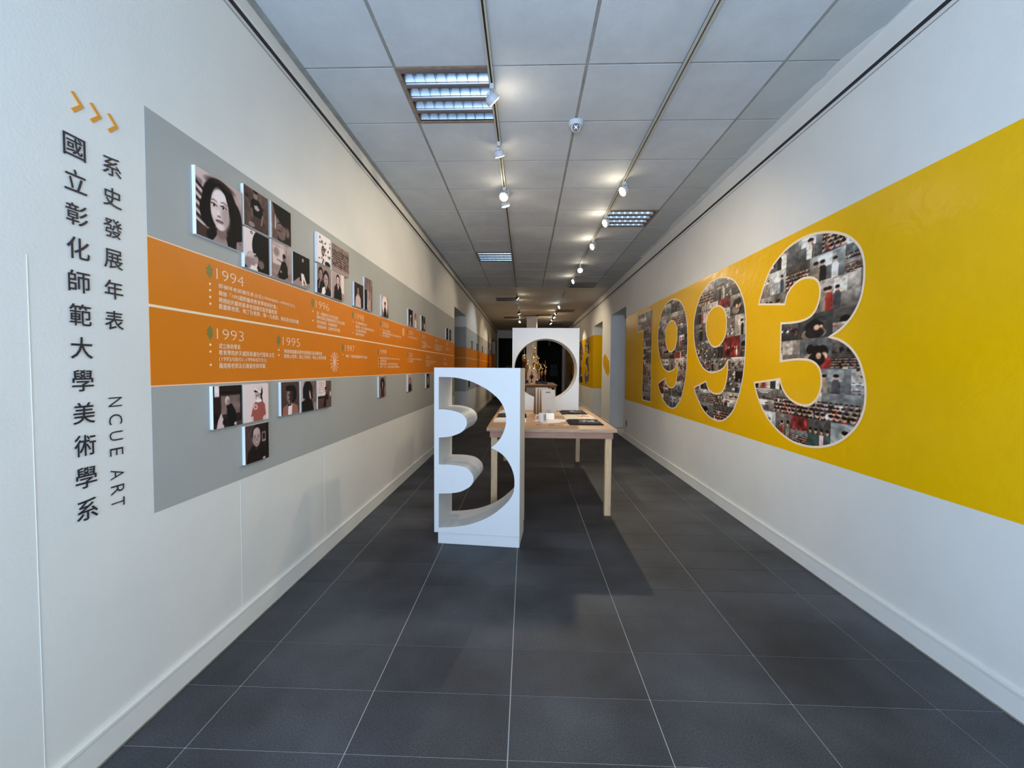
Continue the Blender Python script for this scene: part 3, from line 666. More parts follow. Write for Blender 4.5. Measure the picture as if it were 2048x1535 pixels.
# timeline entries
def entry(year, y0, zb, yw, lines, bullets, label, orn=True):
    """year numeral: left edge y0, baseline zb, right edge yw; lines: (text, z centre, right edge)"""
    t = thing('timeline_entry', (WL+.0015, y0, zb), label, 'wall text', 'timeline entries on the orange band')
    text('year_heading', year, LW(y0, zb, .0025), yw-y0, .052, 'pale', t, -.014)
    for s, zc, y1 in lines: text('text_line', s, LW(y0+.012, zc-.0125, .0025), y1-y0-.012, .0262, 'pale', t, 0, .0005)
    for z in bullets:
        MB().cyl((WL+.0015, y0-.042, z), (WL+.003, y0-.042, z), .0055, n=12).build('bullet', 'cream', t)
    if orn:
        a, b = MB(), MB(); yc, zc = y0-.044, zb+.028
        for i in range(9):
            for j in range(-2, 3):
                if abs(j)*.0075 > .0165 or (i in (0, 8) and abs(j) > 0) or (i in (1, 7) and abs(j) > 1): continue
                (a if (i+j) % 2 else b).box(WL+.0015, WL+.0026, yc+j*.0068-.0034, yc+j*.0068+.0034, zc+(i-4)*.0082-.0041, zc+(i-4)*.0082+.0041)
        a.build('woven_emblem', 'green', t); b.build('woven_emblem', 'green2', t)
H, Lw = 1.840, 1.549
entry('1994', 2.005, H, 2.203, [('郭禎祥老師擔任系主任(1994/08/01-1999/07/31)', 1.808, 2.693), ('舉辦「1995國際藝術教育學術研討會」', 1.774, 2.50), ('聘請紐約藝術家卓有瑞擔任駐校藝術家', 1.741, 2.499), ('戴麗卿老師、梅丁衍老師、陳一凡老師、陳冠君老師到職', 1.710, 2.738)], (1.808, 1.778, 1.746, 1.714), 'timeline entry for 1994, upper row, nearest the entrance')
entry('1993', 2.0, Lw, 2.195, [('成立美術學系', 1.516, 2.168), ('教育學院許天威院長擔任代理系主任', 1.484, 2.466), ('(1993/08/01-1994/07/31)', 1.449, 2.388), ('羅煜榕老師及石隆盛老師到職', 1.419, 2.376)], (1.519, 1.486, 1.423), 'timeline entry for 1993, lower row, nearest the entrance')
entry('1995', 2.555, Lw, 2.751, [('聘請韓國藝術家李為喬擔任駐校藝術家', 1.512, 3.056), ('謝東山老師、黃正芬老師、林弘山老師到職', 1.482, 3.115)], (1.518, 1.486), 'timeline entry for 1995, lower row, second from the entrance, before the large starburst')
entry('1996', 2.970, H, 3.17, [('第一屆畢業生外埠巡迴展', 1.803, 3.324), ('國際四國五校藝術家師生行走巡迴展', 1.774, 3.445), ('陳世強老師、李香蓮老師', 1.741, 3.301), ('林惠真老師、孟美秀老師到職', 1.708, 3.354)], (1.808, 1.743), 'timeline entry for 1996, upper row, below the wide group photo')
entry('1998', 3.658, H, 3.859, [('成立藝術教育碩士班', 1.809, 3.93), ('舉辦第一屆北區藝術教育研討會', 1.774, 4.112), ('成立藝術教育學會', 1.742, 3.917), ('易映光老師到職', 1.710, 3.862)], (1.81, 1.714), 'timeline entry for 1998, upper row, below the tall interior photo')
entry('2000', 4.352, H, 4.56, [('成立碩士班藝術組', 1.805, 4.616), ('國際藝術教育學會 亞洲 區域會議 研討會', 1.776, 5.025), ('吳介祥老師到職', 1.748, 4.581)], (1.808, 1.747), 'timeline entry for 2000, upper row, just before the small starburst')
entry('1997', 3.452, Lw, 3.641, [('舉辦「97國際版畫藝術教育巡迴展」', 1.507, 3.944)], (1.518,), 'timeline entry for 1997, lower row, one line only, after the large starburst')
entry('1999', 4.278, Lw, 4.489, [('陳瓊花老師擔任系主任(1999/08/01-2002/07/31)', 1.509, 4.963), ('成立研究所碩士班', 1.482, 4.495), ('蘇益良老師、李宗昇老師擔任駐校', 1.451, 4.884), ('舉辦「九二一災區學校藝術教育輔助展」', 1.420, 4.942)], (1.511, 1.482, 1.451, 1.42), 'timeline entry for 1999, lower row, above the long-haired portrait')
entry('2001', 5.344, Lw+.004, 5.54, [('第一屆藝術教育研習班開課巡迴展', 1.526, 5.99), ('成立在職專班', 1.494, 5.562)], (1.526, 1.494), 'timeline entry for 2001, lower row, above the small dark-jacket portrait')
entry('2002', 5.344, H, 5.563, [('陳世強老師 擔任系主任', 1.808, 5.78)], (1.808,), 'timeline entry for 2002, upper row, just after the small starburst')
entry('2003', 6.03, H, 6.23, [('成立藝術教育', 1.79, 6.25), ('陳一凡老師擔任', 1.765, 6.36), ('第一屆藝術教育學術研討會巡迴展', 1.735, 6.60), ('碩士班開課', 1.708, 6.25)], (1.79,), 'timeline entry for 2003, upper row, below the two narrow dark photos')
entry('2004', 6.27, Lw, 6.50, [('藝術教育學術研討會 巡迴', 1.509, 7.04), ('成立藝術教育中心班', 1.475, 6.85), ('吳老師到職', 1.443, 6.5)], (), 'timeline entry for 2004, lower row, third from its far end')
entry('2005', 6.86, H, 7.13, [('國際藝術教育 學術巡迴', 1.79, 7.55), ('陳老師擔任系主任', 1.765, 7.4), ('成立藝術教育碩士班', 1.738, 7.45), ('舉辦國際藝術教育展', 1.71, 7.4)], (), 'timeline entry for 2005, upper row, second from its far end')
entry('2007', 7.85, H, 8.08, [('藝術教育學術', 1.78, 8.3), ('研討會', 1.75, 8.1)], (), 'timeline entry for 2007, upper row, last before the recess')
entry('2006', 7.6, Lw, 7.86, [('藝術教育', 1.50, 7.95), ('研討會巡迴展', 1.47, 8.0)], (), 'timeline entry for 2006, lower row, last before the white cabinet')
def burst(y, z, r, label):
    b = MB()
    for k in range(14):
        a = 2*PI*(k+.5)/14; c, s = math.cos(a), math.sin(a); w_ = r*.030
        R_ = r*(1 if abs(s) > .6 else .93)
        P = [(y+c*r*.12-s*w_*.4, z+s*r*.12+c*w_*.4), (y+c*r*.12+s*w_*.4, z+s*r*.12-c*w_*.4), (y+c*R_+s*w_*1.3, z+s*R_-c*w_*1.3), (y+c*R_-s*w_*1.3, z+s*R_+c*w_*1.3)]
        b.extr(P, lambda u, v: (WL+.0015, u, v), lambda u, v: (WL+.003, u, v))
    b.cyl((WL+.0015, y, z), (WL+.0035, y, z), r*.17, n=20)
    tag(b.build('starburst_print', 'pale'), label, 'wall print', 'starbursts on the orange band')
burst(3.257, 1.455, .079, 'larger pale starburst printed right of the 1995 entry'); burst(5.116, 1.847, .055, 'small pale starburst printed right of the 2000 entry')
flush_text()
# ================================================================ photographs
def S(v, t=0):
    """sepia tone 0..1"""
    v = np.asarray(v, float); return (min(1, v*1.03+.02), min(1, v*(.83+.15*v)+.008), min(1, v*(.76+.21*v)+.006))
class Pic:
    def __init__(s, n, m=None, top=.5, bot=.4, seed=1, tint=None):
        m = m or n; s.u, s.v = np.meshgrid((np.arange(n)+.5)/n, (np.arange(m)+.5)/m)
        g = s.v[..., None]; a = np.array(top if np.ndim(top) else S(top)); b = np.array(bot if np.ndim(bot) else S(bot))
        s.c = a*g+b*(1-g); s.px = 1.0/min(n, m); s.r = np.random.default_rng(seed)
    def mix(s, a, c): c = np.array(c if np.ndim(c) else S(c)); a = np.clip(a, 0, 1)[..., None]; s.c = s.c*(1-a)+c*a; return s
    def e(s, x, y, rx, ry, c, soft=.12, rot=0):
        dx, dy = s.u-x, s.v-y; k, q = math.cos(rot), math.sin(rot); X = (dx*k+dy*q)/rx; Y = (-dx*q+dy*k)/ry
        d = np.sqrt(X*X+Y*Y); w_ = max(soft, s.px/min(rx, ry)); return s.mix((1-d)/w_+.5, c)
    def p(s, pts, c, al=1):
        ins = np.zeros(s.u.shape)
        for ox, oy in ((-.25, -.25), (.25, -.25), (-.25, .25), (.25, .25)):
            U, V = s.u+ox*s.px, s.v+oy*s.px; k = np.zeros(s.u.shape, bool); n = len(pts)
            for i in range(n):
                x0, y0 = pts[i]; x1, y1 = pts[(i+1) % n]
                if y0 == y1: continue
                k ^= ((y0 > V) != (y1 > V)) & (U < (x1-x0)*(V-y0)/(y1-y0)+x0)
            ins += k/4
        return s.mix(ins*al, c)
    def b(s, x0, y0, x1, y1, c, al=1): return s.p([(x0, y0), (x1, y0), (x1, y1), (x0, y1)], c, al)
    def l(s, x0, y0, x1, y1, w_, c):
        dx, dy = x1-x0, y1-y0; L = dx*dx+dy*dy+1e-9; t = np.clip(((s.u-x0)*dx+(s.v-y0)*dy)/L, 0, 1)
        d = np.hypot(s.u-x0-t*dx, s.v-y0-t*dy); return s.mix((w_-d)/max(s.px, w_*.4)+.5, c)
    def n(s, amp, k=8):
        g = s.r.normal(size=(k+2, k+2)); U, V = s.u*k, s.v*k; i, j = V.astype(int), U.astype(int); fu, fv = U-j, V-i
        q = g[i, j]*(1-fu)*(1-fv)+g[i, j+1]*fu*(1-fv)+g[i+1, j]*(1-fu)*fv+g[i+1, j+1]*fu*fv
        s.c = s.c*(1+amp*q[..., None]); return s
    def person(s, x, y, h, hair=.1, skin=.7, top=.15, w_=1, face=1):
        """bust: y chin height, h head height"""
        s.e(x, y+h*.52, h*.46*w_, h*.60, hair, .2); s.p([(x-h*.2, y+.02), (x+h*.2, y+.02), (x+h*.95*w_, y-h*.55), (x+h*1.15*w_, -.1), (x-h*1.15*w_, -.1), (x-h*.95*w_, y-h*.55)], top)
        s.e(x, y-h*.05, h*.16, h*.25, skin*.85); s.e(x, y+h*.40, h*.35*w_, h*.46, skin, .25)
        if face:
            s.e(x-h*.13, y+h*.48, h*.06, h*.03, .12); s.e(x+h*.13, y+h*.48, h*.06, h*.03, .12); s.e(x, y+h*.17, h*.10, h*.025, skin*.5); s.e(x, y+h*.33, h*.035, h*.05, skin*.75)
        return s
def photo(y0, y1, z0, z1, pic, label, t=.018):
    th = thing('photo_panel', (WL+.0015, (y0+y1)/2, (z0+z1)/2), label, 'photograph', 'sepia photo panels on the left wall')
    MB().box(WL+.0016, WL+t, y0, y1, z0, z1).build('foam_board', 'edge', th)
    m, n = pic.u.shape; Y = np.linspace(y0+.0006, y1-.0006, n); Z = np.linspace(z0+.0006, z1-.0006, m); yy, zz = np.meshgrid(Y, Z)
    v = np.stack([np.full(yy.size, WL+t+.0006), yy.ravel(), zz.ravel()], 1); i = np.arange(m*n).reshape(m, n)
    fc = np.stack([i[:-1, :-1].ravel(), i[:-1, 1:].ravel(), i[1:, 1:].ravel(), i[1:, :-1].ravel()], 1)
    raw('photo_print', v, fc, 'photo', th, np.clip((pic.c-.5)*1.28+.45, .012, 1).reshape(-1, 3))
R1, R1t, R2, R2t = 1.948, 2.155, 2.166, 2.376
a = Pic(120, 120, .72, .55, 3).n(.07, 6)
a.e(.03, .8, .10, .10, .55).e(.10, .92, .2, .08, .78, .6)
for k in range(6): a.l(-.02, .80-k*.12, .16+.02*k, .70-k*.125, .022, .25+.1*(k % 2)); a.l(-.02, .74-k*.12, .14, .66-k*.12, .012, .85)
a.p([(0, 0), (0, .22), (.2, .16), (.5, .12), (.5, 0)], .34)
a.e(.50, .62, .37, .36, .10, .10).e(.26, .42, .19, .24, .09, .12).e(.80, .42, .20, .34, .09, .12).e(.84, .22, .16, .26, .08, .15).e(.55, .08, .34, .16, .09, .2)
a.e(.50, .90, .28, .07, .2, .7)
a.p([(.30, -.02), (.40, .10), (.44, .2), (.62, .2), (.64, .1), (.74, -.02)], .62).e(.52, .17, .12, .10, .52, .5)
a.p([(.66, -.02), (.60, .16), (.74, .02), (1, .22), (1, -.02)], .16).p([(.84, -.02), (.86, .13), (1, .18), (1, -.02)], .6)
a.e(.49, .52, .205, .31, .80, .10).e(.50, .72, .17, .12, .90, .7).e(.62, .46, .09, .20, .70, .8).e(.38, .44, .07, .08, .86, .8).e(.49, .26, .08, .05, .86, .8)
a.p([(.28, .60), (.27, .86), (.44, .90), (.36, .80), (.31, .70)], .10).p([(.44, .90), (.66, .88), (.74, .56), (.70, .45), (.67, .64), (.60, .80), (.50, .86)], .10)
a.e(.36, .552, .046, .017, .80, .5).e(.56, .575, .048, .017, .80, .5).e(.362, .553, .021, .019, .14, .4).e(.558, .576, .021, .019, .14, .4)
a.l(.30, .572, .36, .584, .008, .2).l(.36, .584, .42, .562, .008, .2).l(.50, .588, .56, .608, .008, .2).l(.56, .608, .63, .582, .008, .2)
a.l(.29, .622, .36, .640, .007, .42).l(.36, .640, .42, .628, .007, .42).l(.51, .648, .57, .666, .007, .42).l(.57, .666, .65, .642, .007, .42)
for k in range(7): a.l(.20+.02*k, .80-.10*k, .12+.015*k, .62-.09*k, .006, .2).l(.80+.012*k, .72-.07*k, .90+.008*k, .52-.07*k, .006, .2)
a.l(.38, .93, .55, .96, .01, .3).l(.55, .96, .72, .88, .01, .3)
a.e(.455, .455, .030, .07, .88, .8).e(.465, .415, .038, .018, .66, .5).e(.44, .408, .011, .008, .3).e(.485, .412, .011, .008, .3)
a.e(.475, .335, .082, .024, .50, .3).l(.40, .342, .55, .350, .006, .3).e(.475, .322, .05, .010, .62, .5)
photo(1.866, 2.173, 2.013, 2.318, a, 'large sepia portrait of a person with long dark wavy hair, biggest panel')
a = Pic(56, None, .42, .38, 4).n(.10, 9).b(.05, .72, .17, .80, .25).e(.75, .62, .09, .05, .3)
a.p([(.38, .35), (.40, .0), (.80, .0), (.74, .35)], .34).p([(.28, .70), (.40, .78), (.62, .78), (.74, .64), (.78, .44), (.70, .40), (.68, .34), (.36, .34), (.36, .48), (.26, .50)], .07)
a.e(.47, .88, .085, .11, .58, .3).e(.47, .96, .09, .05, .22).p([(.40, .60), (.52, .64), (.64, .56), (.55, .50), (.44, .52)], .72).l(.76, .44, .70, .2, .03, .55).l(.3, .5, .34, .32, .025, .5).e(.30, .1, .12, .06, .6)
photo(2.190, 2.397, R2, R2t, a, 'sepia photo of a standing person in a black shirt with a white motif, upper row')
a = Pic(56, None, .10, .25, 5); a.p([(0, 0), (0, .95), (.08, .95), (.3, .5), (.3, 0)], .45).e(.50, .42, .24, .34, .47, .3).e(.42, .55, .16, .12, .58, .7).e(.62, .70, .30, .22, .06, .3).e(.82, .35, .09, .14, .5, .4).e(.2, .5, .04, .2, .75, .4)
a.e(.36, .5, .05, .02, .15).e(.50, .20, .2, .12, .5, .5).e(.4, .3, .08, .02, .25).b(0, .0, .06, 1, .7, .6).n(.06, 12)
photo(2.428, 2.632, R2+.004, R2t+.004, a, 'dark brownish close-up of a face leaning on a hand, upper row')
a = Pic(56, None, .88, .85, 6); a.e(.72, .62, .42, .48, .05, .08).p([(.45, .0), (.6, .4), (1, .5), (1, 0)], .05).e(.24, .32, .15, .13, .72, .3).e(.30, .20, .13, .1, .62, .3).e(.12, .15, .12, .16, .6, .4).e(.46, .28, .10, .10, .66, .4).e(.66, .20, .13, .12, .5, .6)
for k in range(4): a.l(.12+.07*k, .30+.03*k, .22+.07*k, .42, .02, .78)
a.e(.28, .93, .05, .04, .2).e(.28, .93, .03, .02, .8).p([(.2, 0), (.3, .12), (.52, .05), (.5, 0)], .9).p([(0, 0), (0, .1), (.14, 0)], .2)
photo(2.190, 2.400, R1-.005, R1t-.001, a, 'sepia photo of a dark-haired head seen from behind with a raised hand')
a = Pic(52, None, .72, .60, 7).n(.06, 7); a.b(.08, .38, .62, .86, .80).e(.25, .72, .14, .12, .6, .6).l(.28, .52, .72, .46, .012, .3).l(.74, .38, .74, .85, .012, .45)
a.p([(0, 0), (0, .15), (.4, .08), (1, .25), (1, 0)], .58).p([(.25, .02), (.42, .30), (.5, .50), (.66, .56), (.80, .40), (.82, .12), (.6, .02)], .10).e(.62, .62, .075, .09, .5, .3).e(.63, .68, .08, .06, .08).e(.46, .22, .05, .04, .6).e(.3, .05, .06, .03, .5)
photo(2.424, 2.630, R1-.002, R1t+.004, a, 'pinkish sepia photo of a person in black sitting on the floor')
a = Pic(48, None, .07, .08, 8); a.p([(0, 0), (0, .06), (.4, .30), (.55, .1), (1, .18), (1, 0)], .62); a.p([(.40, .40), (.38, .16), (.66, .18), (.66, .42)], .22).p([(.46, .78), (.62, .78), (.70, .5), (.66, .38), (.48, .38), (.44, .5)], .05).e(.58, .84, .05, .06, .72).p([(.46, .42), (.62, .42), (.80, .12), (.74, .08), (.60, .26), (.62, .04), (.52, .04)], .88).e(.5, .4, .03, .02, .7)
photo(2.650, 2.857, R1, R1t-.002, a, 'dark photo of a seated person with white trousers, right end of the first cluster')
a = Pic(44, None, .92, .90, 9)
for k in range(26): a.e(a.r.uniform(.1, 1), a.r.uniform(.05, .95), a.r.uniform(.015, .05), a.r.uniform(.015, .05), a.r.uniform(.08, .4))
a.e(.42, .45, .11, .18, .3).e(.42, .45, .07, .12, .62).e(.42, .5, .05, .02, .2).l(.36, .0, .46, .18, .03, .1).e(.75, .06, .2, .10, .2)
photo(2.963, 3.172, R2, R2t, a, 'white photo with dark splashes around a small face, second cluster')
a = Pic(60, 44, .55, .42, 10).n(.12, 14)
for r_ in range(7):
    for k in range(13): a.e(.02+.08*k+.03*(r_ % 2), .72-.085*r_, .024, .036, a.r.uniform(.45, .8)); a.e(.02+.08*k+.03*(r_ % 2), .75-.085*r_, .026, .02, .12)
a.b(0, 0, 1, .16, .62)
photo(3.190, 3.498, R2-.007, R2t-.009, a, 'wide sepia group photo of a crowd, widest panel of the second cluster')
a = Pic(48, None, .62, .5, 11); a.person(.26, .52, .36, .08, .62, .12).person(.64, .36, .46, .07, .68, .2, 1.05).p([(.3, 0), (.36, .22), (.54, .30), (.6, .12), (.5, 0)], .92).l(.12, .2, .2, .45, .04, .5)
photo(2.960, 3.170, R1, R1t-.002, a, 'sepia photo of two people side by side, lower row of the second cluster')
a = Pic(44, None, .70, .62, 12); a.b(.74, .3, 1, 1, .85).person(.48, .60, .30, .07, .80, .08).p([(.42, .55), (.50, .34), (.58, .55)], .76)
photo(3.190, 3.400, R1, R1t, a, 'sepia portrait of a person in a black V-neck top')
a = Pic(40, None, .28, .2, 13); a.person(.42, .55, .32, .06, .58, .74, .9)
photo(3.608, 3.806, R1, R1t, a, 'sepia portrait of a person in a pale top, left of the tall panel')
a = Pic(36, 54, .55, .6, 14); a.b(0, 0, .32, .62, .08).b(.34, 0, .78, .60, .66).b(.62, .35, .70, 1, .35).p([(0, 1), (.5, 1), (.42, .62), (0, .66)], .5).b(.8, 0, 1, .8, .5).n(.07, 8)
photo(3.838, 4.033, R1, 2.246, a, 'tall sepia photo of an interior with a dark doorway')
a = Pic(36, None, .66, .5, 15); a.e(.45, .60, .38, .42, .86, .3).p([(.30, 0), (.38, .42), (.5, .52), (.62, .42), (.7, 0)], .12).e(.5, .60, .09, .12, .55).e(.5, .67, .1, .07, .1).p([(.7, 0), (.95, .3), (1, 0)], .3)
photo(4.294, 4.507, R1-.003, R1t+.002, a, 'sepia photo of a figure before a bright arch, single panel')
a = Pic(32, None, .08, .1, 16); a.e(.45, .42, .14, .3, .55, .4).e(.55, .62, .13, .08, .75).p([(.2, 0), (.3, .3), (.6, .3), (.7, 0)], .6)
photo(5.282, 5.488, R1-.004, R1t+.002, a, 'very dark small photo, first of the pair beyond the arch photo')
a = Pic(32, None, .66, .6, 17); a.person(.5, .55, .3, .1, .6, .80, .8)
photo(5.518, 5.728, R1-.004, R1t+.001, a, 'sepia portrait in a pale top, second of the pair beyond the arch photo')
a = Pic(24, None, .1, .08, 18).e(.5, .4, .2, .3, .5)
photo(5.945, 6.055, R1-.004, R1t, a, 'narrow dark photo beyond the pair, left of two narrow ones')
a = Pic(24, None, .45, .2, 19).e(.5, .35, .2, .25, .85).e(.5, .7, .2, .2, .1)
photo(6.060, 6.170, R1-.004, R1t, a, 'narrow dark photo beyond the pair, right of two narrow ones')
a = Pic(24, None, .08, .1, 20).e(.5, .5, .2, .25, .3)
photo(7.80, 8.01, R1-.006, R1t, a, 'dark photo near the first recess, first of the last two')
a = Pic(24, None, .2, .12, 21).e(.5, .5, .2, .25, .4)
photo(8.095, 8.30, R1-.006, R1t, a, 'dark photo nearest the first recess')
Q0, Q1 = 1.113, 1.321
a = Pic(60, None, .22, .25, 22); a.b(.05, .74, .20, 1, .86).b(.26, .32, .92, .76, .50).b(.22, .80, 1, .86, .12).n(.06, 8).p([(.44, .52), (.50, .0), (.80, .0), (.76, .36), (.62, .56)], .05).e(.47, .64, .08, .10, .78).e(.50, .6, .05, .07, .6).p([(.1, 0), (.16, .2), (.26, .36), (.36, .12), (.34, 0)], .78).e(.05, .25, .1, .12, .07).e(.38, .13, .08, .08, .05).b(.75, .0, 1, .12, .35).e(.74, .06, .04, .04, .8)
photo(1.946, 2.150, Q0, Q1, a, 'sepia photo of a white-haired lecturer in a dark suit, below the 1993 entry')
a = Pic(56, None, .86, .84, 23); RB = C = (.66, .42, .38)
a.e(.60, .78, .15, .19, .14).e(.58, .88, .13, .12, .85).e(.55, .70, .12, .17, .72, .2).e(.50, .80, .10, .035, .15).l(.46, .86, .66, .76, .03, .9).l(.68, .72, .72, .5, .03, .15)
a.p([(.36, .42), (.46, .54), (.72, .54), (.84, .42), (.88, .14), (.76, .10), (.74, .0), (.36, .0), (.36, .14), (.26, .14)], RB).e(.58, .54, .13, .045, .92).e(.45, .38, .08, .07, .85).e(.45, .38, .045, .045, RB).e(.51, .68, .02, .012, .1).e(.59, .69, .02, .012, .1).e(.55, .61, .04, .02, .95).p([(.26, .14), (.36, .14), (.34, 0), (.28, 0)], .8).p([(.76, .1), (.88, .14), (.86, 0), (.76, 0)], .8)
photo(2.165, 2.376, Q0+.002, Q1, a, 'photo of a smiling person with a white headscarf and reddish top on white')
a = Pic(56, None, .24, .2, 24); a.b(0, 0, .42, 1, .36).b(.7, .5, .86, .76, .6).b(.72, .55, .83, .72, .2).p([(.05, 0), (.1, .3), (.3, .46), (.72, .46), (.86, .30), (.9, 0)], .20).p([(.38, .46), (.45, .3), (.58, .46)], .3).e(.46, .74, .19, .22, .16, .1).e(.47, .64, .165, .24, .64, .15).e(.47, .78, .145, .13, .72, .3).e(.30, .60, .03, .06, .55, .4)
a.l(.38, .66, .43, .66, .008, .25).l(.51, .66, .56, .66, .008, .25).l(.36, .70, .44, .71, .007, .35).l(.50, .71, .58, .70, .007, .35).e(.47, .58, .028, .04, .56, .6).l(.41, .51, .47, .49, .009, .38).l(.47, .49, .54, .51, .009, .38).e(.47, .515, .05, .012, .85, .5).b(.9, 0, 1, 1, .1).e(.78, .05, .06, .03, .8).n(.04, 14)
photo(2.170, 2.373, .890, 1.097, a, 'sepia portrait of a smiling person with a high forehead, lowest panel')
a = Pic(52, None, .36, .33, 25); a.p([(.05, 0), (.1, .24), (.36, .34), (.66, .34), (.9, .25), (.96, 0)], (.62, .46, .42)).p([(.36, .0), (.38, .34), (.6, .34), (.56, .0)], .88).e(.50, .30, .05, .03, .08).e(.40, .30, .05, .035, .08).e(.60, .62, .24, .27, .10, .15).e(.45, .58, .15, .22, .58, .3).e(.54, .55, .1, .2, .3, .7).e(.45, .80, .2, .09, .12).l(.36, .60, .42, .60, .012, .12).l(.48, .60, .54, .60, .012, .12).l(.40, .46, .5, .46, .012, .2)
photo(2.503, 2.705, Q0+.001, Q1, a, 'sepia portrait of a person with a bow tie, left of three in a row')
a = Pic(48, None, .52, .42, 26); a.b(.55, .0, 1, 1, .46).n(.07, 9).b(0, .0, .2, 1, .72).p([(.05, 0), (.05, .34), (.3, .40), (.7, .38), (.8, .0)], .05).e(.44, .68, .31, .31, .08, .08).b(.14, .44, .34, .68, .08).e(.62, .60, .10, .20, .70, .25).p([(.5, .95), (.72, .8), (.76, .42), (.66, .40), (.60, .62), (.52, .72)], .09).e(.9, .14, .1, .15, .6)
photo(2.727, 2.932, Q0-.001, Q1-.002, a, 'sepia profile of a person with long straight black hair, middle of three')
a = Pic(44, None, .42, .35, 27); a.b(.0, .45, .58, 1, .82).n(.03, 10)
for k in range(5): a.l(.08, .90-.08*k, .46, .91-.08*k, .008, .62)
a.b(0, .36, .55, .42, .1).p([(.36, .05), (.5, .42), (.62, .58), (.76, .4), (.8, .05)], .2).e(.58, .66, .07, .09, .5).e(.58, .72, .07, .05, .1).e(.92, .5, .06, .1, .75).b(.6, .0, 1, .3, .4)
photo(2.954, 3.160, Q0, Q1-.006, a, 'sepia photo of a person seated before a whiteboard, right of three')
a = Pic(36, None, .55, .5, 28); a.e(.5, .62, .3, .3, .08).person(.5, .50, .28, .08, .66, .3, .8)
photo(4.207, 4.417, Q0-.007, Q1, a, 'sepia portrait with long dark hair below the 1999 entry')
a = Pic(28, None, .7, .5, 29).person(.45, .52, .28, .1, .62, .08, .9)
photo(5.255, 5.462, Q0-.006, Q1, a, 'small sepia portrait with dark jacket below the 2001 entry')
a = Pic(24, None, .3, .2, 30).e(.5, .5, .25, .3, .6)
photo(6.239, 6.44, Q0-.008, Q1, a, 'small dark photo in the lower row nearest the white B cabinet')
for y0, y1, lb in ((11.44, 11.66, 'thin dark photo past the first recess, nearest it'), (12.6, 12.81, 'dark photo past the first recess, left of a close pair'), (12.9, 13.11, 'dark photo past the first recess, right of a close pair'), (14.2, 14.5, 'dark photo past the first recess, third group'), (16.9, 17.3, 'dark photo near the far end, first of the last two'), (17.5, 18.0, 'dark photo at the far end of the left wall')):
    photo(y0, y1, 1.937, 2.150, Pic(10, None, .12, .2, int(y0*7)).e(.5, .5, .25, .3, .45), lb)
photo(10.80, 11.15, .90, 1.116, Pic(10, None, .12, .3, 77), 'dark photo low on the left wall seen through the B cut-out')
# ================================================================ numerals with photo collage
D3 = [(3.746,1.989),(3.713,2.065),(3.657,2.165),(3.579,2.257),(3.481,2.318),(3.368,2.364),(3.233,2.387),(3.091,2.384),(2.959,2.359),(2.853,2.322),(2.76,2.275),(2.691,2.219),(2.644,2.161),(2.616,2.09),(2.606,2.011),(2.609,1.943),(2.623,1.868),(2.657,1.798),(2.712,1.735),(2.791,1.68),(2.877,1.643),(2.788,1.618),(2.704,1.572),(2.636,1.504),(2.593,1.424),(2.569,1.347),(2.561,1.269),(2.571,1.181),(2.609,1.097),(2.676,1.022),(2.769,.954),(2.885,.906),(3.012,.879),(3.154,.873),(3.29,.893),(3.44,.947),(3.583,1.036),(3.69,1.145),(3.752,1.240),(3.779,1.306),(3.599,1.326),(3.408,1.349),(3.372,1.279),(3.307,1.219),(3.226,1.182),(3.132,1.165),(3.055,1.172),(2.990,1.212),(2.949,1.277),(2.939,1.350),(2.955,1.418),(3.001,1.466),(3.079,1.493),(3.187,1.5),(3.302,1.496),(3.409,1.488),(3.413,1.654),(3.415,1.79),(3.278,1.781),(3.165,1.783),(3.077,1.802),(3.021,1.844),(2.990,1.907),(2.984,1.973),(3.006,2.033),(3.060,2.072),(3.140,2.090),(3.218,2.085),(3.292,2.054),(3.349,2.003),(3.376,1.934)]
c3 = {0, 20, 39, 40, 41, 55, 56, 57, 70}
D9 = [(5.105,1.201),(4.777,1.286),(4.712,1.207),(4.606,1.168),(4.49,1.163),(4.385,1.19),(4.315,1.268),(4.285,1.367),(4.278,1.514),(4.36,1.441),(4.504,1.398),(4.659,1.386),(4.828,1.423),(4.967,1.508),(5.094,1.666),(5.154,1.845),(5.154,2.002),(5.077,2.166),(4.947,2.297),(4.758,2.371),(4.561,2.387),(4.378,2.358),(4.207,2.293),(4.092,2.192),(4.008,2.071),(3.962,1.930),(3.947,1.748),(3.952,1.538),(3.983,1.327),(4.063,1.138),(4.166,1.002),(4.312,.912),(4.473,.880),(4.671,.900),(4.845,.967),(4.987,1.069),(5.070,1.140)]
H9 = [(4.525,2.091),(4.40,2.042),(4.337,1.944),(4.328,1.828),(4.377,1.733),(4.475,1.675),(4.590,1.662),(4.705,1.711),(4.787,1.806),(4.812,1.909),(4.775,2.014),(4.670,2.080)]
D1 = [(7.717, 2.385), (6.848, 2.385), (6.848, .885), (7.335, .885), (7.335, 2.08), (7.697, 2.08)]
s3 = smooth_loop(D3, c3, 4); s9 = smooth_loop(D9, {0, 1, 8}, 4); sh9 = smooth_loop(H9, set(), 4)
sh = lambda L, dy, s=1, y0=0: [((y-y0)*s+y0+dy, z) for y, z in L]
def inside(P, U, V):
    P = np.array(P); k = np.zeros(U.shape, bool); x0, y0 = P[:, 0], P[:, 1]; x1, y1 = np.roll(x0, -1), np.roll(y0, -1)
    for a, b, c, d in zip(x0, y0, x1, y1):
        if b == d: continue
        k ^= ((b > V) != (d > V)) & (U < (c-a)*(V-b)/(d-b)+a)
    return k
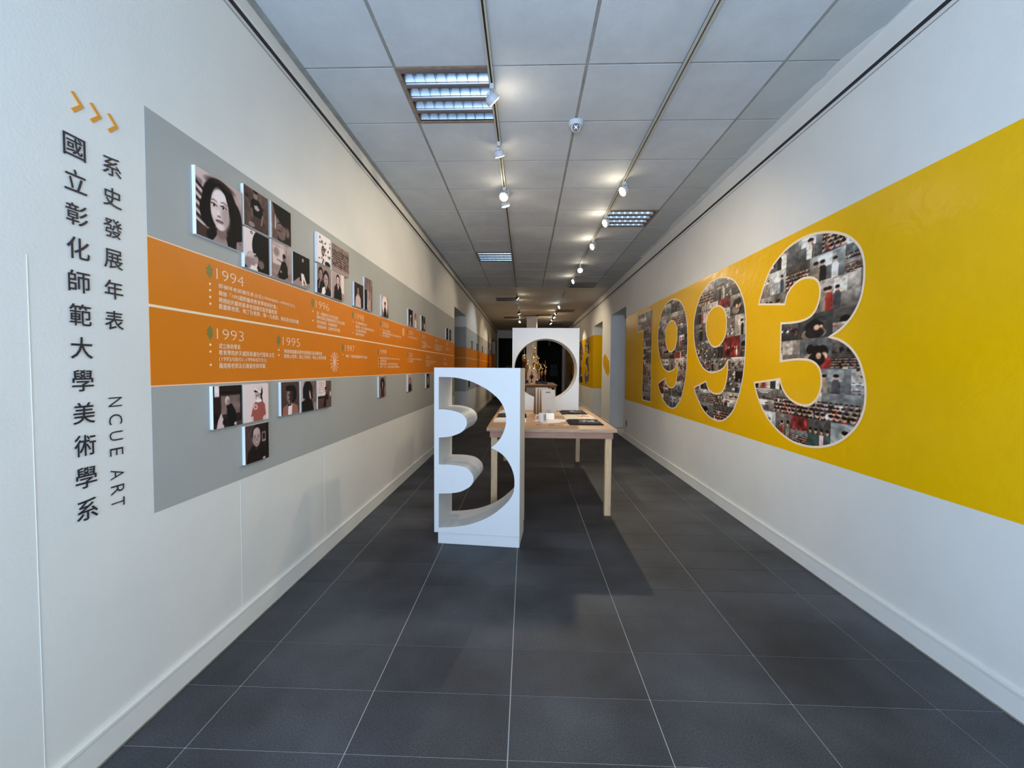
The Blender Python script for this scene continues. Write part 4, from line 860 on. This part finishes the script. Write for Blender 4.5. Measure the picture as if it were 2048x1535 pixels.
def scene_pic(n, m, kind, seed):
    r = np.random.default_rng(seed); t = r.uniform(.4, .95); tw = np.array([1, .96, .92]) if r.random() < .6 else np.array([.93, .98, 1])
    top = tuple(np.clip(t*tw*r.uniform(.6, 1), 0, 1)); bot = tuple(np.clip(t*tw*r.uniform(.35, .8), 0, 1))
    p = Pic(n, m, top, bot, seed); cl = lambda: tuple({0: (.12, .12, .13), 1: (.85, .85, .84), 2: (.30, .30, .34), 3: (.62, .20, .18), 4: (.20, .28, .38), 5: (.55, .50, .44), 6: (.15, .13, .13)}[int(r.integers(0, 7))])
    skin = (.80, .64, .54); n_ = r.random
    if kind == 0:      # crowd in rows
        p.n(.1, 6)
        for row in range(4):
            y = .62-.16*row; h = .09+.025*row
            for k in range(int(9-row)):
                x = (k+.5*n_())/(8-row); p.e(x, y-h*1.1, h*.75, h*1.0, cl()); p.e(x, y, h*.42, h*.55, skin); p.e(x, y+h*.35, h*.45, h*.35, (.08, .07, .07))
    elif kind == 1:    # two or three standing people, pale wall
        p.b(.2+.2*n_(), .5, .55+.3*n_(), .95, tuple(np.clip(np.array(top)*1.2, 0, 1)))
        for k in range(int(r.integers(2, 5))):
            x = .15+.7*n_(); h = .10+.05*n_(); c = cl(); p.p([(x-h*.8, 0), (x-h*.9, .45), (x-h*.4, .58), (x+h*.4, .58), (x+h*.9, .45), (x+h*.8, 0)], c); p.e(x, .58+h*.6, h*.5, h*.7, skin); p.e(x, .58+h*1.0, h*.58, h*.5, (.07, .06, .06))
    elif kind == 2:    # room with ceiling lights and tables
        for k in range(3): p.p([(.3-.1*k, .8+.07*k), (.7+.1*k, .8+.07*k), (.72+.1*k, .83+.07*k), (.28-.1*k, .83+.07*k)], (.95, .95, .92))
        p.n(.08, 8)
        for k in range(14): x, y = n_(), .1+.45*n_(); p.b(x, y, x+.12, y+.08, cl()); p.e(x, y+.08, .03, .05, (.1, .09, .09))
    elif kind == 3:    # close heads from behind
        for k in range(3): x = .15+.7*n_(); s = .14+.1*n_(); p.e(x, .15+.2*n_(), s*1.3, s*1.1, cl()); p.e(x, .45+.2*n_(), s*.8, s, (.08, .07, .07)); p.e(x+s*.3, .42, s*.4, s*.5, skin, .5)
    elif kind == 4:    # red curtain / stage
        p.mix(np.full(p.u.shape, .72), (.50, .07, .08)); p.n(.25, 7)
        for k in range(5): x = n_(); p.e(x, .25, .06, .16, cl()); p.e(x, .48, .035, .05, skin)
    elif kind == 5:    # dark hall
        p.mix(np.full(p.u.shape, .88), (.07, .06, .06))
        for k in range(6): x, y = n_(), .2+.5*n_(); p.e(x, y, .05, .07, (.6, .5, .42), .5)
    elif kind == 6:    # clutter: tables, papers
        for k in range(30): x, y = n_(), n_(); p.p([(x, y), (x+.15*n_()+.04, y+.05*n_()), (x+.12, y+.12*n_()+.03), (x-.02, y+.08)], cl() if n_() < .7 else (.88, .87, .85))
    else:              # figures in coloured clothes
        for k in range(4): x = .12+.25*k; c = [(.72, .30, .18), (.60, .10, .12), (.82, .70, .72), (.22, .36, .34)][int(r.integers(0, 4))]; p.p([(x-.08, 0), (x-.09, .5), (x+.09, .5), (x+.08, 0)], c); p.e(x, .6, .05, .08, skin); p.e(x, .66, .055, .05, (.07, .06, .06))
    p.n(.13, max(10, m//3)); p.n(.08, 5); p.c = p.c*np.array([1.04, .99, .93])
    g = p.c.mean(2, keepdims=True); p.c = g+(p.c-g)*.8
    q = np.clip(p.c, 0, 1); return np.clip((q-.5)*1.2+.53, .03, .97)
def numeral(name, outl, holes, res, seed, label, cell=(.27, .20)):
    P = np.array(outl); y0, y1, z0, z1 = P[:, 0].min(), P[:, 0].max(), P[:, 1].min(), P[:, 1].max()
    t = thing('wall_numeral', (WR-.002, (y0+y1)/2, z0), label, 'wall numeral', 'photo collage numerals on the right wall')
    ny, nz = int((y1-y0)/res)+2, int((z1-z0)/res)+2; Yc = y1-np.arange(ny)*res; Zc = z0+np.arange(nz)*res   # index runs as seen: left = far
    img = np.zeros((nz, ny, 3)); r = np.random.default_rng(seed); zi = 0; sd = seed*100
    while zi < nz:
        hh = max(6, int(cell[1]*r.uniform(.75, 1.15)/res)); yi = 0
        while yi < ny:
            ww = max(6, int(cell[0]*r.uniform(.7, 1.35)/res)); sd += 1
            split = r.random() < .25; e1, e2 = min(nz, zi+hh), min(ny, yi+ww)
            kd = r.choice([0, 0, 1, 1, 2, 3, 5, 6, 6, 7, 4], p=[.13, .1, .16, .12, .14, .10, .04, .1, .05, .04, .02])
            s_ = scene_pic(ww, hh, int(kd), sd); img[zi:e1, yi:e2] = s_[:e1-zi, :e2-yi]
            if split:
                h2 = hh//2; s_ = scene_pic(ww, h2, int(r.choice([0, 1, 6])), sd+5000); e1 = min(nz, zi+h2); img[zi:e1, yi:e2] = s_[:e1-zi, :e2-yi]
            yi += ww
        zi += hh
    yy, zz = np.meshgrid(Yc, Zc); cy, cz = yy[:-1, :-1]-res/2, zz[:-1, :-1]+res/2
    k = inside(outl, cy, cz)
    for h in holes: k &= ~inside(h, cy, cz)
    v = np.stack([np.full(yy.size, WR-.0030), yy.ravel(), zz.ravel()], 1); i = np.arange(yy.size).reshape(yy.shape)
    fc = np.stack([i[:-1, :-1][k], i[:-1, 1:][k], i[1:, 1:][k], i[1:, :-1][k]], 1)
    used, inv = np.unique(fc, return_inverse=True)
    raw('photo_collage', v[used], inv.reshape(fc.shape), 'collage', t, img.reshape(-1, 3)[used])
    for L in [outl]+holes:                       # cream outline stroke
        Q = [Vector((a, b)) for a, b in L]; n = len(Q); w_ = .0085; vs = []; fs = []
        for j in range(n):
            d0 = (Q[j]-Q[j-1]).normalized(); d1 = (Q[(j+1) % n]-Q[j]).normalized(); m_ = (d0+d1); m_ = m_.normalized() if m_.length > .2 else d1
            nr = Vector((-m_.y, m_.x)); q = w_/max(.45, abs(nr.dot(Vector((-d1.y, d1.x)))))
            for s_ in (-1, 1): vs.append((WR-.0042, Q[j].x+nr.x*q*s_, Q[j].y+nr.y*q*s_))
        for j in range(n): a_ = 2*j; b_ = 2*((j+1) % n); fs.append((a_, a_+1, b_+1, b_))
        raw('outline', vs, fs, 'cream', t)
numeral('3', s3, [], .0055, 5, 'big numeral 3 filled with photos, last of the year 1993')
numeral('9', s9, [sh9], .008, 6, 'big numeral 9 filled with photos, second 9 of 1993', (.26, .19))
dy9, k9 = 1.395, .98
numeral('9', sh(s9, dy9, k9, 3.95), [sh(sh9, dy9, k9, 3.95)], .010, 7, 'big numeral 9 filled with photos, first 9 of 1993', (.26, .18))
numeral('1', D1, [], .011, 8, 'big numeral 1 filled with photos, beside the recess', (.26, .18))
y3 = lambda dy: sh(s3, dy, .95, 2.56)
numeral('3', y3(13.50-2.56), [], .03, 9, 'last numeral of 2023, a 3, nearest on the far yellow wall', (.3, .22))
two = [(1.05, 1.93), (1.0, 2.12), (.86, 2.28), (.62, 2.385), (.36, 2.36), (.14, 2.22), (.04, 2.0), (.08, 1.80), (.25, 1.55), (.50, 1.32), (.66, 1.16), (.05, 1.16), (.05, .885), (1.12, .885), (1.10, 1.08), (.95, 1.32), (.68, 1.58), (.46, 1.78), (.40, 1.93), (.45, 2.06), (.56, 2.10), (.67, 2.04), (.71, 1.91)]
st = smooth_loop([(y, z) for y, z in two], {0, 10, 11, 12, 13, 22}, 3)
zero = [(.56+.56*math.cos(2*PI*k/40), 1.635+.755*math.sin(2*PI*k/40)) for k in range(40)]; zh = [(.56+.23*math.cos(2*PI*k/30), 1.635+.46*math.sin(2*PI*k/30)) for k in range(30)]
numeral('2', [(y+15.0, z) for y, z in st], [], .03, 10, 'numeral 2 beside the final 3 of 2023 on the far yellow wall', (.3, .22))
numeral('0', [(y+16.5, z) for y, z in zero], [[(y+16.5, z) for y, z in zh]], .03, 12, 'oval numeral 0 of 2023 on the far yellow wall', (.3, .22))
numeral('2', [(y+18.0, z) for y, z in st], [], .03, 13, 'first numeral 2 of 2023 at the far end of the right wall', (.3, .22))
# badge on the pillar between the right recesses
BG = [(11.12, 1.70), (10.86, 1.80), (10.54, 1.70), (10.30, 1.60), (10.22, 1.34), (10.42, 1.235), (10.70, 1.31), (11.06, 1.50)]
t = thing('wall_badge', (WR, 10.7, 1.5), 'yellow many-sided badge with arrow lines on the pillar between the right recesses', 'sign')
MB().extr(BG, lambda a, b: (WR-.0001, a, b), lambda a, b: (WR-.004, a, b)).build('plate', 'yellow', t)
ar = MB()
for y in (10.50, 10.68, 10.86): ar.extr([(y+.07, 1.62), (y+.05, 1.64), (y-.05, 1.53), (y+.05, 1.42), (y+.07, 1.44), (y-.01, 1.53)], lambda a, b: (WR-.004, a, b), lambda a, b: (WR-.006, a, b))
ar.build('arrow', 'chev', t)
